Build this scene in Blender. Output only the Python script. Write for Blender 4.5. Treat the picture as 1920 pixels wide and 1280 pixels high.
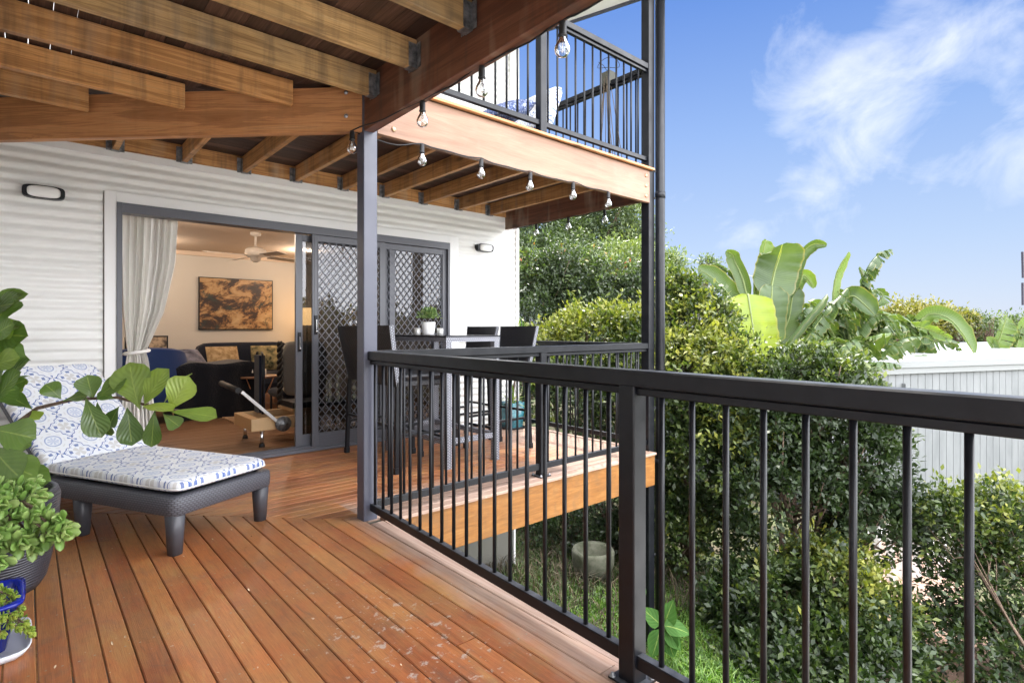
import bpy, math, random
import numpy as np
from mathutils import Vector, Matrix
R = math.radians
rng = random.Random(7)
scene = bpy.context.scene
for o in list(bpy.data.objects): bpy.data.objects.remove(o)
COL = scene.collection

# ------------------------------------------------------------ camera
EYE = Vector((0, 0, 1.15)); YAW = R(41.22); FOC = 1041.0; HY = 617.0
cam_d = bpy.data.cameras.new('camera'); cam = bpy.data.objects.new('camera', cam_d); COL.objects.link(cam)
cam.location = EYE; cam.rotation_euler = (R(90), 0, -YAW)
cam_d.sensor_width = 36; cam_d.lens = FOC / 1920 * 36; cam_d.shift_y = -(640 - HY) / 1920
cam_d.clip_start = 0.05; cam_d.clip_end = 3000
scene.camera = cam
# ------------------------------------------------------------ light
SUN_EL, SUN_AZ = R(57), R(46)
sd = Vector((math.sin(SUN_AZ) * math.cos(SUN_EL), math.cos(SUN_AZ) * math.cos(SUN_EL), math.sin(SUN_EL)))
sun_d = bpy.data.lights.new('sun', 'SUN'); sun_d.energy = 2.0; sun_d.angle = R(3); sun_d.color = (1, .95, .87)
sun = bpy.data.objects.new('sun', sun_d); COL.objects.link(sun)
sun.rotation_euler = sd.to_track_quat('Z', 'Y').to_euler(); sun.location = (20, 30, 40)
vs = scene.view_settings
vs.view_transform = 'Standard'; vs.look = 'None'; vs.exposure = 1.6; vs.gamma = 1; vs.use_curve_mapping = False
scene.render.resolution_x = 1024; scene.render.resolution_y = 682
scene.cycles.max_bounces = 10; scene.cycles.diffuse_bounces = 6; scene.cycles.transparent_max_bounces = 16
scene.cycles.use_denoising = True
scene.cycles.sample_clamp_indirect = 6

# ------------------------------------------------------------ node expression helper
class S:
    """a socket with arithmetic"""
    def __init__(s, nt, sock): s.nt = nt; s.k = sock
    def _m(s, op, *a):
        n = s.nt.nodes.new('ShaderNodeMath'); n.operation = op
        for i, v in enumerate([s] + list(a)):
            if isinstance(v, S): s.nt.links.new(v.k, n.inputs[i])
            else: n.inputs[i].default_value = v
        return S(s.nt, n.outputs[0])
    def __add__(s, o): return s._m('ADD', o)
    def __radd__(s, o): return s._m('ADD', o)
    def __sub__(s, o): return s._m('SUBTRACT', o)
    def __rsub__(s, o): return (s * -1) + o
    def __mul__(s, o): return s._m('MULTIPLY', o)
    def __rmul__(s, o): return s._m('MULTIPLY', o)
    def __truediv__(s, o): return s._m('DIVIDE', o)
    def __rtruediv__(s, o): return s.pw(-1.) * o
    def abs(s): return s._m('ABSOLUTE')
    def fract(s): return s._m('FRACT')
    def floor(s): return s._m('FLOOR')
    def sin(s): return s._m('SINE')
    def cos(s): return s._m('COSINE')
    def lt(s, o): return s._m('LESS_THAN', o)
    def gt(s, o): return s._m('GREATER_THAN', o)
    def mn(s, o): return s._m('MINIMUM', o)
    def mx(s, o): return s._m('MAXIMUM', o)
    def pw(s, o): return s._m('POWER', o)
    def sqrt(s): return s._m('SQRT')
    def atan2(s, o): return s._m('ARCTAN2', o)
    def rng(s, a, b, c=0., d=1.):
        n = s.nt.nodes.new('ShaderNodeMapRange'); n.clamp = True
        s.nt.links.new(s.k, n.inputs[0])
        for i, v in enumerate((a, b, c, d)): n.inputs[i + 1].default_value = v
        return S(s.nt, n.outputs[0])

class Mat:
    def __init__(s, name, base=(.5, .5, .5), rough=.5, metal=0., spec=.5, **kw):
        s.m = bpy.data.materials.new(name); s.m.use_nodes = True; s.nt = s.m.node_tree
        s.b = s.nt.nodes['Principled BSDF']
        s.b.inputs['Base Color'].default_value = (*base, 1); s.b.inputs['Roughness'].default_value = rough
        s.b.inputs['Metallic'].default_value = metal; s.b.inputs['Specular IOR Level'].default_value = spec
        for k, v in kw.items(): s.b.inputs[k.replace('_', ' ')].default_value = v
    def n(s, t): return s.nt.nodes.new(t)
    def lk(s, a, b): s.nt.links.new(a.k if isinstance(a, S) else a, b)
    def uv(s, map_='UVMap'):
        n = s.n('ShaderNodeUVMap'); n.uv_map = map_; return n.outputs[0]
    def pos(s): return s.n('ShaderNodeNewGeometry').outputs['Position']
    def sep(s, v):
        n = s.n('ShaderNodeSeparateXYZ'); s.lk(v, n.inputs[0]); return [S(s.nt, n.outputs[i]) for i in range(3)]
    def comb(s, x=0, y=0, z=0):
        n = s.n('ShaderNodeCombineXYZ')
        for i, v in enumerate((x, y, z)):
            if isinstance(v, S): s.lk(v, n.inputs[i])
            else: n.inputs[i].default_value = v
        return n.outputs[0]
    def scale(s, v, sc, loc=(0, 0, 0)):
        n = s.n('ShaderNodeMapping'); s.lk(v, n.inputs[0]); n.inputs['Scale'].default_value = sc; n.inputs['Location'].default_value = loc
        return n.outputs[0]
    def noise(s, v, sc, det=4, rough=.55, dist=0.):
        n = s.n('ShaderNodeTexNoise'); s.lk(v, n.inputs['Vector']); n.inputs['Scale'].default_value = sc
        n.inputs['Detail'].default_value = det; n.inputs['Roughness'].default_value = rough; n.inputs['Distortion'].default_value = dist
        return S(s.nt, n.outputs[0])
    def attr(s, name='rnd'):
        n = s.n('ShaderNodeAttribute'); n.attribute_name = name; return S(s.nt, n.outputs['Fac'])
    def ramp(s, f, stops):
        n = s.n('ShaderNodeValToRGB'); s.lk(f, n.inputs[0]); e = n.color_ramp.elements
        while len(e) < len(stops): e.new(.5)
        for i, (p, c) in enumerate(stops): e[i].position = p; e[i].color = (*c, 1)
        return n.outputs[0]
    def mix(s, f, a, b, mode='MIX'):
        n = s.n('ShaderNodeMix'); n.data_type = 'RGBA'; n.blend_type = mode
        for v, i in ((f, 0), (a, 6), (b, 7)):
            if isinstance(v, S): s.lk(v, n.inputs[i])
            elif isinstance(v, (int, float)): n.inputs[i].default_value = v
            elif isinstance(v, tuple): n.inputs[i].default_value = (*v, 1)
            else: s.lk(v, n.inputs[i])
        return n.outputs[2]
    def col(s, c): s.lk(c, s.b.inputs['Base Color']); return s
    def rgh(s, c): s.lk(c, s.b.inputs['Roughness']); return s
    def bump(s, h, strength=.3, dist=.01):
        n = s.n('ShaderNodeBump'); s.lk(h, n.inputs['Height']); n.inputs['Strength'].default_value = strength
        n.inputs['Distance'].default_value = dist; s.lk(n.outputs[0], s.b.inputs['Normal']); return s

# ------------------------------------------------------------ mesh helper
class MB:
    def __init__(s): s.v = []; s.f = []; s.uv = []; s.mi = []; s.r = []; s.sm = []
    def face(s, idx, uv=None, mi=0, r=.5, sm=False):
        s.f.append(tuple(idx)); s.uv.append(uv or [(0, 0)] * len(idx)); s.mi.append(mi); s.r.append(r); s.sm.append(sm)
    def prism(s, prof, p0, p1, up=(0, 0, 1), mi=0, r=None, caps=True, sm=False, prof1=None, u0=None):
        """profile (side, up) swept p0 -> p1"""
        p0 = Vector(p0); p1 = Vector(p1); t = (p1 - p0); L = t.length; t.normalize()
        up = Vector(up); sd_ = t.cross(up).normalized(); up = sd_.cross(t).normalized()
        r = rng.random() if r is None else r
        u0 = rng.random() * 20 if u0 is None else u0; v0 = rng.random() * 20
        n = len(prof); i0 = len(s.v)
        for p, pr_ in ((p0, prof), (p1, prof1 or prof)):
            for a, b in pr_: s.v.append(p + sd_ * a + up * b)
        acc = [0]
        for k in range(n):
            a, b = prof[k], prof[(k + 1) % n]; acc.append(acc[-1] + math.hypot(a[0] - b[0], a[1] - b[1]))
        for k in range(n):
            k2 = (k + 1) % n
            s.face((i0 + k, i0 + k2, i0 + n + k2, i0 + n + k), [(u0, v0 + acc[k]), (u0, v0 + acc[k + 1]), (u0 + L, v0 + acc[k + 1]), (u0 + L, v0 + acc[k])], mi, r, sm)
        if caps:
            s.face([i0 + k for k in range(n)][::-1], [(prof[k][0] + u0, prof[k][1] + v0) for k in range(n)][::-1], mi, r)
            s.face([i0 + n + k for k in range(n)], [(prof[k][0] + u0, prof[k][1] + v0) for k in range(n)], mi, r)
        return s
    def beam(s, p0, p1, w, h, up=(0, 0, 1), c=.003, **k):
        a, b = w / 2, h / 2; c = min(c, a * .4, b * .4)
        prof = [(-a, -b + c), (-a + c, -b), (a - c, -b), (a, -b + c), (a, b - c), (a - c, b), (-a + c, b), (-a, b - c)][::-1]
        return s.prism(prof, p0, p1, up, **k)
    def box(s, x0, x1, y0, y1, z0, z1, c=.002, **k):
        d = (x1 - x0, y1 - y0, z1 - z0); m = max(d)
        cx, cy, cz = (x0 + x1) / 2, (y0 + y1) / 2, (z0 + z1) / 2
        if m == d[0]: return s.beam((x0, cy, cz), (x1, cy, cz), abs(d[1]), d[2], c=c, **k)
        if m == d[1]: return s.beam((cx, y0, cz), (cx, y1, cz), abs(d[0]), d[2], c=c, **k)
        return s.beam((cx, cy, z0), (cx, cy, z1), d[0], d[1], up=(0, 1, 0), c=c, **k)
    def tube(s, pts, rad, n=8, mi=0, r=.5, caps=True):
        pts = [Vector(p) for p in pts]; rad = rad if isinstance(rad, (list, tuple)) else [rad] * len(pts)
        i0 = len(s.v); prev = None; u = 0
        for j, p in enumerate(pts):
            t = (pts[min(j + 1, len(pts) - 1)] - pts[max(j - 1, 0)]).normalized()
            if prev is None: a = t.orthogonal().normalized()
            else: a = (prev - t * prev.dot(t)).normalized()
            prev = a; b = t.cross(a)
            for k in range(n):
                th = 2 * math.pi * k / n; s.v.append(p + (a * math.cos(th) + b * math.sin(th)) * rad[j])
        for j in range(len(pts) - 1):
            L = (pts[j + 1] - pts[j]).length
            for k in range(n):
                k2 = (k + 1) % n; q = i0 + j * n
                s.face((q + k, q + k2, q + n + k2, q + n + k), [(u, k / n * .2), (u, (k + 1) / n * .2), (u + L, (k + 1) / n * .2), (u + L, k / n * .2)], mi, r, True)
            u += L
        if caps:
            s.face([i0 + k for k in range(n)][::-1], None, mi, r)
            s.face([i0 + (len(pts) - 1) * n + k for k in range(n)], None, mi, r)
        return s
    def lathe(s, prof, c=(0, 0, 0), n=24, mi=0, r=.5, sq=None, sm=True, axis='Z'):
        """prof: [(radius, z)]"""
        i0 = len(s.v)
        for q, (rad, z) in enumerate(prof):
            for k in range(n):
                th = 2 * math.pi * (k + .5) / n; f = 1
                if sq: f = 1 / (abs(math.cos(th)) ** sq + abs(math.sin(th)) ** sq) ** (1 / sq)
                x, y = rad * f * math.cos(th), rad * f * math.sin(th)
                v = (x, y, z) if axis == 'Z' else ((x, -z, y) if axis == 'Y' else (z, x, y))
                s.v.append(Vector(v) + Vector(c))
        for j in range(len(prof) - 1):
            for k in range(n):
                k2 = (k + 1) % n; q = i0 + j * n
                s.face((q + k, q + k2, q + n + k2, q + n + k), [(k / n, prof[j][1]), ((k + 1) / n, prof[j][1]), ((k + 1) / n, prof[j + 1][1]), (k / n, prof[j + 1][1])], mi, r, sm)
        if prof[0][0] > 1e-4: s.face([i0 + k for k in range(n)][::-1], None, mi, r)
        if prof[-1][0] > 1e-4: s.face([i0 + (len(prof) - 1) * n + k for k in range(n)], None, mi, r)
        return s
    def grid(s, fn, nu, nv, mi=0, r=.5, sm=True, uvs=(1, 1)):
        i0 = len(s.v)
        for i in range(nu + 1):
            for j in range(nv + 1): s.v.append(Vector(fn(i / nu, j / nv)))
        for i in range(nu):
            for j in range(nv):
                q = i0 + i * (nv + 1) + j
                s.face((q, q + nv + 1, q + nv + 2, q + 1), [(i / nu * uvs[0], j / nv * uvs[1]), ((i + 1) / nu * uvs[0], j / nv * uvs[1]), ((i + 1) / nu * uvs[0], (j + 1) / nv * uvs[1]), (i / nu * uvs[0], (j + 1) / nv * uvs[1])], mi, r, sm)
        return s
    def mesh(s, name, mats, origin=(0, 0, 0), M=None):
        me = bpy.data.meshes.new(name); O = Vector(origin)
        vv = [(M @ v if M else Vector(v)) - O for v in s.v]
        me.from_pydata(vv, [], s.f)
        ul = me.uv_layers.new(name='UVMap')
        ul.data.foreach_set('uv', [c for f in s.uv for uv in f for c in uv])
        at = me.attributes.new('rnd', 'FLOAT', 'FACE'); at.data.foreach_set('value', s.r)
        for m in (mats if isinstance(mats, (list, tuple)) else [mats]): me.materials.append(m.m if isinstance(m, Mat) else m)
        me.polygons.foreach_set('material_index', s.mi); me.polygons.foreach_set('use_smooth', s.sm)
        me.update(); return me
    def build(s, name, mats, parent=None, label=None, M=None):
        org = (0, 0, 0)
        if parent is not None and M is None: org = WORLDLOC.get(parent.name, (0, 0, 0))
        me = s.mesh(name, mats, org, M); return link(name, me, parent, label)

WORLDLOC = {}
def link(name, me, parent=None, label=None, loc=None, rz=None):
    o = bpy.data.objects.new(name, me); COL.objects.link(o)
    if parent is not None:
        o.parent = parent; WORLDLOC[o.name] = WORLDLOC.get(parent.name, (0, 0, 0))
    if loc is not None: o.location = loc
    if rz is not None: o.rotation_euler[2] = rz
    if label: o['label'] = label
    return o
def thing(name, label, cat, loc=(0, 0, 0), rz=0, group=None, kind=None, local=False):
    """empty at a thing's base; parts are given in world coordinates unless local"""
    o = bpy.data.objects.new(name, None); COL.objects.link(o); o.empty_display_size = .1
    o.location = loc; o.rotation_euler[2] = rz
    if not local: WORLDLOC[o.name] = tuple(loc)
    return tag(o, label, cat, group, kind)
def tag(o, label=None, cat=None, group=None, kind=None):
    if label: o['label'] = label
    if cat: o['category'] = cat
    if group: o['group'] = group
    if kind: o['kind'] = kind
    return o
def copy_tree(o, parent=None):
    c = o.copy(); COL.objects.link(c)
    if parent is not None: c.parent = parent
    for ch in [x for x in bpy.data.objects if x.parent == o]: copy_tree(ch, c)
    return c
def at(px, py, d):
    """the point seen at a photograph pixel, d metres in front of the camera"""
    r = (px - 960) / FOC * d; u = (HY - py) / FOC * d
    s_, c_ = math.sin(YAW), math.cos(YAW)
    return Vector((s_ * d + c_ * r, c_ * d - s_ * r, EYE.z + u))
def V(*a): return Vector(a)
# ------------------------------------------------------------ materials
def wood(name, c0, c1, c2, rough=.5, grain=28, along=1.1, streak=0., var=.5, bump=.15, grey=None, spec=.4):
    m = Mat(name, rough=rough, spec=spec); uv = m.uv(); r = m.attr()
    U, W_, _ = m.sep(uv)
    o = m.comb(U * along, W_ * grain, r * 17)
    g = m.noise(o, 1.3, 6, .62, 1.4)
    fine = m.noise(m.comb(U * 6, W_ * 260, r * 9), 1, 3, .6)
    c = m.ramp(g, [(.28, c0), (.52, c1), (.75, c2)])
    c = m.mix(.35, c, m.ramp(fine, [(.3, (.35, .3, .25)), (.65, (1, 1, 1))]), 'MULTIPLY')
    c = m.mix(1., c, m.ramp(r, [(0, (1 - var * .5,) * 3), (1, (1 + var * .3,) * 3)]), 'MULTIPLY')
    if streak:
        vk = m.n('ShaderNodeTexVoronoi'); m.lk(m.comb(U * 1.6, W_ * 5, r * 40), vk.inputs['Vector']); vk.inputs['Scale'].default_value = 1.; vk.inputs['Randomness'].default_value = 1.
        kd = S(m.nt, vk.outputs['Distance']); c = m.mix(kd.rng(.05, .13, .85, 0), c, (.03, .015, .008)); c = m.mix(kd.rng(.12, .30, .35, 0), c, tuple(q * .55 for q in c1))
        lines = (g * 30 + fine * 1.5).sin(); c = m.mix(lines.rng(.2, 1, 0, .32), c, tuple(q * .42 for q in c1))
        st = m.noise(m.comb(U * 9, W_ * .8, r * 5), 1, 4, .7)
        c = m.mix(st.rng(.48, .72, 0, streak), c, (.045, .035, .03))
        st2 = m.noise(m.comb(U * 5, W_ * 1.0, r * 5 + 8), 1, 3, .6)
        c = m.mix(st2.rng(.55, .75, 0, streak * .7), c, (.42, .34, .25))
    if grey:
        p = m.noise(m.pos(), grey[0], 6, .62, .6)
        c = m.mix(p.rng(grey[1], grey[2], 0, grey[3]), c, grey[4])
    m.col(c); m.bump(g + fine * .5, bump, .004)
    return m

M_pine = wood('stained_pine', (.27, .105, .030), (.58, .285, .098), (.68, .39, .165), .55, streak=.55, var=.5)
M_pine_grey = wood('weathered_pine', (.25, .135, .05), (.54, .33, .135), (.64, .43, .20), .6, streak=.6, var=.4, grey=(2.2, .48, .7, .5, (.12, .10, .07)))
M_diag = wood('orange_header', (.31, .13, .05), (.54, .25, .10), (.62, .33, .15), .5, grain=10, along=.8, streak=.12)
M_red = wood('red_brown_beam', (.075, .026, .014), (.15, .056, .030), (.22, .095, .055), .5, grain=10, along=.6, streak=.65, var=.2)
M_pale = wood('bleached_fascia', (.19, .095, .055), (.26, .145, .09), (.31, .19, .125), .45, grain=6, along=.7, var=.1, grey=(1.3, .5, .75, .5, (.30, .20, .15)))
M_ply = wood('orange_fascia', (.20, .080, .016), (.30, .125, .028), (.38, .19, .055), .45, grain=14, along=2.5, var=.2, grey=(7, .5, .66, .55, (.16, .08, .03)))
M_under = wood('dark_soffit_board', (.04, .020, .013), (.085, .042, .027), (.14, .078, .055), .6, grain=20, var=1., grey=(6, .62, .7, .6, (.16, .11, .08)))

def deckmat():
    m = Mat('deck_board', rough=.42, spec=.5); r = m.attr(); U, W_, _ = m.sep(m.uv()); P = m.pos(); X, Y, Z = m.sep(P)
    g = m.noise(m.comb(U * 1.2, W_ * 22, r * 31), 1.2, 7, .65, 1.0)
    fine = m.noise(m.comb(U * 9, W_ * 420, r * 9), 1, 5, .75)
    blot = m.noise(P, 2.3, 5, .62, .5)
    c = m.ramp(g, [(.25, (.20, .060, .020)), (.5, (.33, .106, .038)), (.78, (.44, .18, .070))])
    c = m.mix(r.rng(0, 1, 0, .55), c, (.40, .15, .050))
    c = m.mix(blot.rng(.40, .62, 0, .75), c, (.36, .18, .065))
    bl2 = m.noise(m.comb(U * 3.2, W_ * 14, r * 13 + 4), 1.6, 5, .65, .6); c = m.mix(bl2.rng(.52, .70, 0, .55), c, (.36, .215, .085)); c = m.mix(bl2.rng(.44, .28, 0, .55), c, (.16, .075, .045))
    sm = m.noise(P, 3.1, 7, .72, 1.0); c = m.mix(sm.rng(.56, .70, 0, .5), c, (.13, .10, .085))
    c = m.mix(m.noise(P, 6.5, 5, .7).rng(.5, .7, 0, .35), c, (.15, .085, .055))
    c = m.mix(.6, c, m.ramp(fine, [(.33, (.40, .34, .30)), (.6, (1.1, 1.1, 1.1))]), 'MULTIPLY')
    c = m.mix(1., c, m.ramp((r * 7.3).fract(), [(0, (.70, .62, .60)), (.5, (1, .97, .95)), (1, (1.18, 1.18, 1.1))]), 'MULTIPLY')
    c = m.mix(m.noise(P, 90, 3, .7).rng(.60, .75, 0, .5), c, (.09, .05, .035))
    # weathered grey band along the open edges, where rain reaches
    w1 = (X - (Y - 3.1) * .055).rng(1.30, 1.64) * Y.lt(3.2)
    w2 = (1 - Y.rng(3.05, 3.75)) * X.gt(1.55)
    w3 = X.rng(3.2, 4.4)
    ed = w1.pw(1.5).mx(w2).mx(w3 * .85)
    wn = (ed * 1.15 + m.noise(P, 5, 6, .7) * .8 - .50).rng(.12, .62)
    grey = m.ramp(m.noise(m.comb(U * 2, W_ * 60, r * 7), 1, 5, .7), [(.3, (.20, .15, .12)), (.5, (.36, .27, .22)), (.75, (.50, .40, .34))])
    c = m.mix(wn * .72, c, grey)
    # worn flecks where the coating has lifted
    zone = 1 - ((X - 1.05).pw(2.) * 5 + (Y - 1.75).pw(2.) * 1.3).sqrt().rng(.35, 1.25)
    fl = (m.noise(P, 21, 7, .72, .1) + zone * .15).rng(.715, .76)
    c = m.mix(fl * .65, c, (.46, .41, .36))
    sp = m.noise(P, 46, 2, .5).rng(.735, .755)
    c = m.mix(sp * .7, c, (.6, .55, .48))
    m.col(c)
    m.rgh((g * .25 + wn * .25 + blot * .3 + .19))
    m.bump(g + fine * .7 + fl * -.5, .22, .003)
    return m
M_deck = deckmat()
M_nail = Mat('nail', (.32, .27, .22), .5, .6)
M_black = Mat('black_powdercoat', (.005, .006, .009), .34, spec=.3)
M_post = Mat('charcoal_post', (.068, .072, .10), .33, spec=.5)
for m_ in (M_black, M_post):
    nn = m_.noise(m_.pos(), 9, 4, .6); m_.rgh(nn.rng(.3, .7, .28, .46)); m_.bump(m_.noise(m_.pos(), 220, 2), .04, .001)
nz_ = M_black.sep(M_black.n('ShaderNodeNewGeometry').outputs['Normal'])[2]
dust_sheen = M_black.noise(M_black.pos(), 16, 6, .7)
M_black.col(M_black.mix(nz_.rng(.75, 1.) * dust_sheen.rng(.25, .65, .25, 1.), M_black.ramp(dust_sheen, [(.35, (.0035, .0042, .0065)), (.7, (.0085, .0095, .0125))]), (.075, .078, .086)))  # up-facing metal painted greyer: dust, plus the reflected light on rail tops
M_galv = Mat('galvanised', (.30, .31, .33), .45, .8); M_galv.col(M_galv.ramp(M_galv.noise(M_galv.pos(), 30, 4), [(.3, (.12, .13, .14)), (.7, (.42, .43, .45))]))
M_white = Mat('white_cladding', (.80, .80, .77), .42)
M_white.col(M_white.ramp(M_white.noise(M_white.scale(M_white.pos(), (.8, .8, 2.5)), 2, 6, .65), [(.3, (.77, .77, .745)), (.6, (.84, .84, .82))]))
M_trim = Mat('white_trim', (.80, .80, .79), .45)
M_grey = Mat('grey_door_frame', (.085, .088, .105), .38, spec=.6)
M_wire = Mat('grille', (.10, .105, .125), .4, .3)
M_cable = Mat('black_rubber', (.012, .012, .013), .6)
M_chrome = Mat('chrome', (.7, .7, .72), .15, 1.)
M_cream = Mat('interior_wall', (.50, .47, .43), .8)
M_ceil = Mat('interior_ceiling', (.58, .46, .36), .85)
def glass(name, refl=.12, tint=(.9, .93, .95), frost=0.):
    m = Mat(name); nt = m.nt; nt.nodes.remove(m.b)
    g = m.n('ShaderNodeBsdfGlossy'); g.inputs['Roughness'].default_value = frost + .005; g.inputs['Color'].default_value = (.95, .97, 1, 1)
    t = m.n('ShaderNodeBsdfTransparent'); t.inputs['Color'].default_value = (*tint, 1)
    lw = m.n('ShaderNodeLayerWeight'); lw.inputs['Blend'].default_value = .25
    f = S(nt, lw.outputs['Fresnel']) * (.9 if refl > .06 else .5) + refl
    mx = m.n('ShaderNodeMixShader'); m.lk(f, mx.inputs[0]); m.lk(t.outputs[0], mx.inputs[1]); m.lk(g.outputs[0], mx.inputs[2])
    m.lk(mx.outputs[0], nt.nodes['Material Output'].inputs[0]); return m
M_glass = glass('tinted_glass', .05, (.35, .37, .40))
M_bulb = glass('bulb_glass', .10, (.97, .97, .95))
M_floor = wood('oak_floor', (.13, .065, .032), (.24, .135, .075), (.32, .20, .12), .38, grain=9, along=1.2, var=.3)
# ------------------------------------------------------------ world: nishita sky with clouds in it
def make_world():
    w = bpy.data.worlds.new('World'); scene.world = w; w.use_nodes = True; nt = w.node_tree; nt.nodes.clear()
    out = nt.nodes.new('ShaderNodeOutputWorld'); bg = nt.nodes.new('ShaderNodeBackground'); bg.inputs[1].default_value = .055
    nt.links.new(bg.outputs[0], out.inputs[0])
    sky = nt.nodes.new('ShaderNodeTexSky'); sky.sky_type = 'NISHITA'; sky.sun_disc = False
    sky.sun_elevation = SUN_EL; sky.sun_rotation = SUN_AZ; sky.altitude = 50; sky.air_density = 1.; sky.dust_density = .6; sky.ozone_density = 2.2
    m = Mat.__new__(Mat); m.nt = nt
    tc = nt.nodes.new('ShaderNodeTexCoord'); D = tc.outputs['Generated']; X, Y, Z = m.sep(D)
    def dirdot(az, el):   # closeness to a compass direction in the sky
        n = nt.nodes.new('ShaderNodeVectorMath'); n.operation = 'DOT_PRODUCT'; nt.links.new(D, n.inputs[0])
        n.inputs[1].default_value = (math.sin(R(az)) * math.cos(R(el)), math.cos(R(az)) * math.cos(R(el)), math.sin(R(el))); return S(nt, n.outputs['Value'])
    q = m.scale(D, (1, 1, 1.25), (3.1, .7, .2))
    soft = m.noise(q, 3.2, 10, .56, .55); fine = m.noise(m.scale(D, (1, 1, 1.4), (7, 2, 1)), 7.5, 8, .6, .8)
    wisp = dirdot(71, 16).rng(.955, 1.); puff = dirdot(83, 25).rng(.93, 1.).mx(dirdot(84, 14).rng(.985, 1.) * .7)
    f = (soft * .95 + fine * .50 + wisp * .115 + puff * .17 - .90).rng(.0, .25)
    # bright cloud added in the unseen sky behind and overhead, to fill the porch
    back = (Y * -1).rng(.02, .42).mx(Z.rng(.66, .9))
    fb = (m.noise(m.scale(D, (1, 1, 1), (9, 4, 0)), 2.4, 6, .6, .3) + back * .5).rng(.30, .62) * back
    grad = m.ramp(Z.rng(0, .62), [(0, (.42, .47, .58)), (.22, (.31, .40, .57)), (.5, (.19, .30, .55)), (.85, (.05, .15, .46)), (1, (.045, .135, .43))])
    grad = m.mix(1., grad, (10, 10, 10), 'MULTIPLY')
    n_ = grad.node; n_.clamp_result = False
    col = m.mix(.88, sky.outputs[0], grad)
    col = m.mix(f * .72, col, (6.6, 6.9, 7.5))
    col = m.mix(fb * .95, col, (52, 52.5, 54.5))
    m.lk(col, bg.inputs[0])
make_world()

# ------------------------------------------------------------ deck
DECK_P = .0885
NR0, NR1 = V(1.578, 3.06, 0), V(1.497, 1.11, 0)      # line of the near railing
nrd = (NR1 - NR0).normalized()
def edge_x(y): return 1.626 + (y - 3.021) * (1.626 - 1.516) / (3.021 - 1.147)
deck = thing('timber_deck', 'lower timber deck of oiled boards wrapping round the house corner, with orange edge beam', 'deck', (1, 3, 0))
def boards(mb, items, z_top, th=.02, axis='Y', gap=.004, pitch=DECK_P):
    """items: list of (centre coordinate, start fn-left, start fn-right, end) polygons with mitred ends"""
    for (a0, a1, l0, l1) in items:   # across a0..a1, ends l0=(at a0, at a1) l1=(at a0,at a1)
        c = .0035; r = rng.random(); u0 = rng.random() * 30; v0 = rng.random() * 30
        zs = [z_top - th, z_top - c, z_top, z_top, z_top - c, z_top - th]; ac = [a0, a0, a0 + c, a1 - c, a1, a1]
        i0 = len(mb.v)
        for e in (l0, l1):
            for a, z in zip(ac, zs):
                l = e[0] + (e[1] - e[0]) * (a - a0) / (a1 - a0)
                mb.v.append(V(a, l, z) if axis == 'Y' else V(l, a, z))
        n = 6; ws = [0, .02, .024, .024 + a1 - a0, .028 + a1 - a0, .05 + a1 - a0, .1 + 2 * (a1 - a0)]
        for k in range(6):
            k2 = (k + 1) % 6
            idx = (i0 + k, i0 + n + k, i0 + n + k2, i0 + k2); ln = abs(l1[0] - l0[0])
            uv = [(u0, v0 + ws[k]), (u0 + ln, v0 + ws[k]), (u0 + ln, v0 + ws[k + 1]), (u0, v0 + ws[k + 1])]
            if axis == 'X': idx = idx[::-1]; uv = uv[::-1]
            mb.face(idx, uv, 0, r)
        mb.face([i0 + k for k in range(6)], None, 0, r); mb.face([i0 + n + k for k in range(5, -1, -1)], None, 0, r)
mA = MB(); mB = MB(); nails = MB()
MIT = 4.655                                  # X + Y on the mitre
def nail(x, y):
    i0 = len(nails.v)
    for k in range(6): nails.v.append(V(x + .0042 * math.cos(k * 1.047), y + .0042 * math.sin(k * 1.047), .0008))
    nails.face(range(i0, i0 + 6))
items = []; x = 1.62
k = 0
while x > -.52:
    a1 = x; a0 = x - DECK_P + .004
    # joints part way down some boards
    brk = 0.30 + (k * 7 % 5) * .45 if k % 3 == 1 else None
    e0 = -1.4 if k else -1.4
    if brk:
        items.append((a0, a1, (-1.4, -1.4), (brk - .002, brk - .002))); items.append((a0, a1, (brk + .002, brk + .002), (MIT - a0, MIT - a1)))
    else: items.append((a0, a1, (-1.4, -1.4), (min(MIT - a0, 3.02 if k == 0 else 9), min(MIT - a1, 3.02 if k == 0 else 9))))
    for j in range(10):
        yy = .64 + j * .45
        if yy < MIT - x:
            for dx in (.02, .064): nail(a0 + dx, yy + rng.uniform(-.006, .006))
    x -= DECK_P; k += 1
boards(mA, items, 0)
items = []; y = 3.01; k = 0
while y < 5.16:
    a0 = y; a1 = y + DECK_P - .005
    s0, s1 = MIT - a0 + .004, MIT - a1 + .004
    if k == 0: s0 = s1 = 1.636
    else: s0 = max(s0, -.52); s1 = max(s1, -.52)
    xe = 4.43 if k < 2 else 4.50
    brk = 2.2 + (k * 3 % 5) * .45
    if k % 2: items.append((a0, a1, (s0, s1), (brk, brk))); items.append((a0, a1, (brk + .003, brk + .003), (xe, xe)))
    else: items.append((a0, a1, (s0, s1), (xe, xe)))
    for j in range(10):
        xx = .51 + j * .452
        if xx > s0 + .02 and xx < 4.4:
            for dy in (.02, .064): nail(xx + rng.uniform(-.006, .006), a0 + dy)
    y += DECK_P; k += 1
boards(mB, items, 0, axis='X')
mA.build('near_boards', M_deck, deck); mB.build('house_side_boards', M_deck, deck); nails.build('nail_heads', M_nail, deck)
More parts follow.
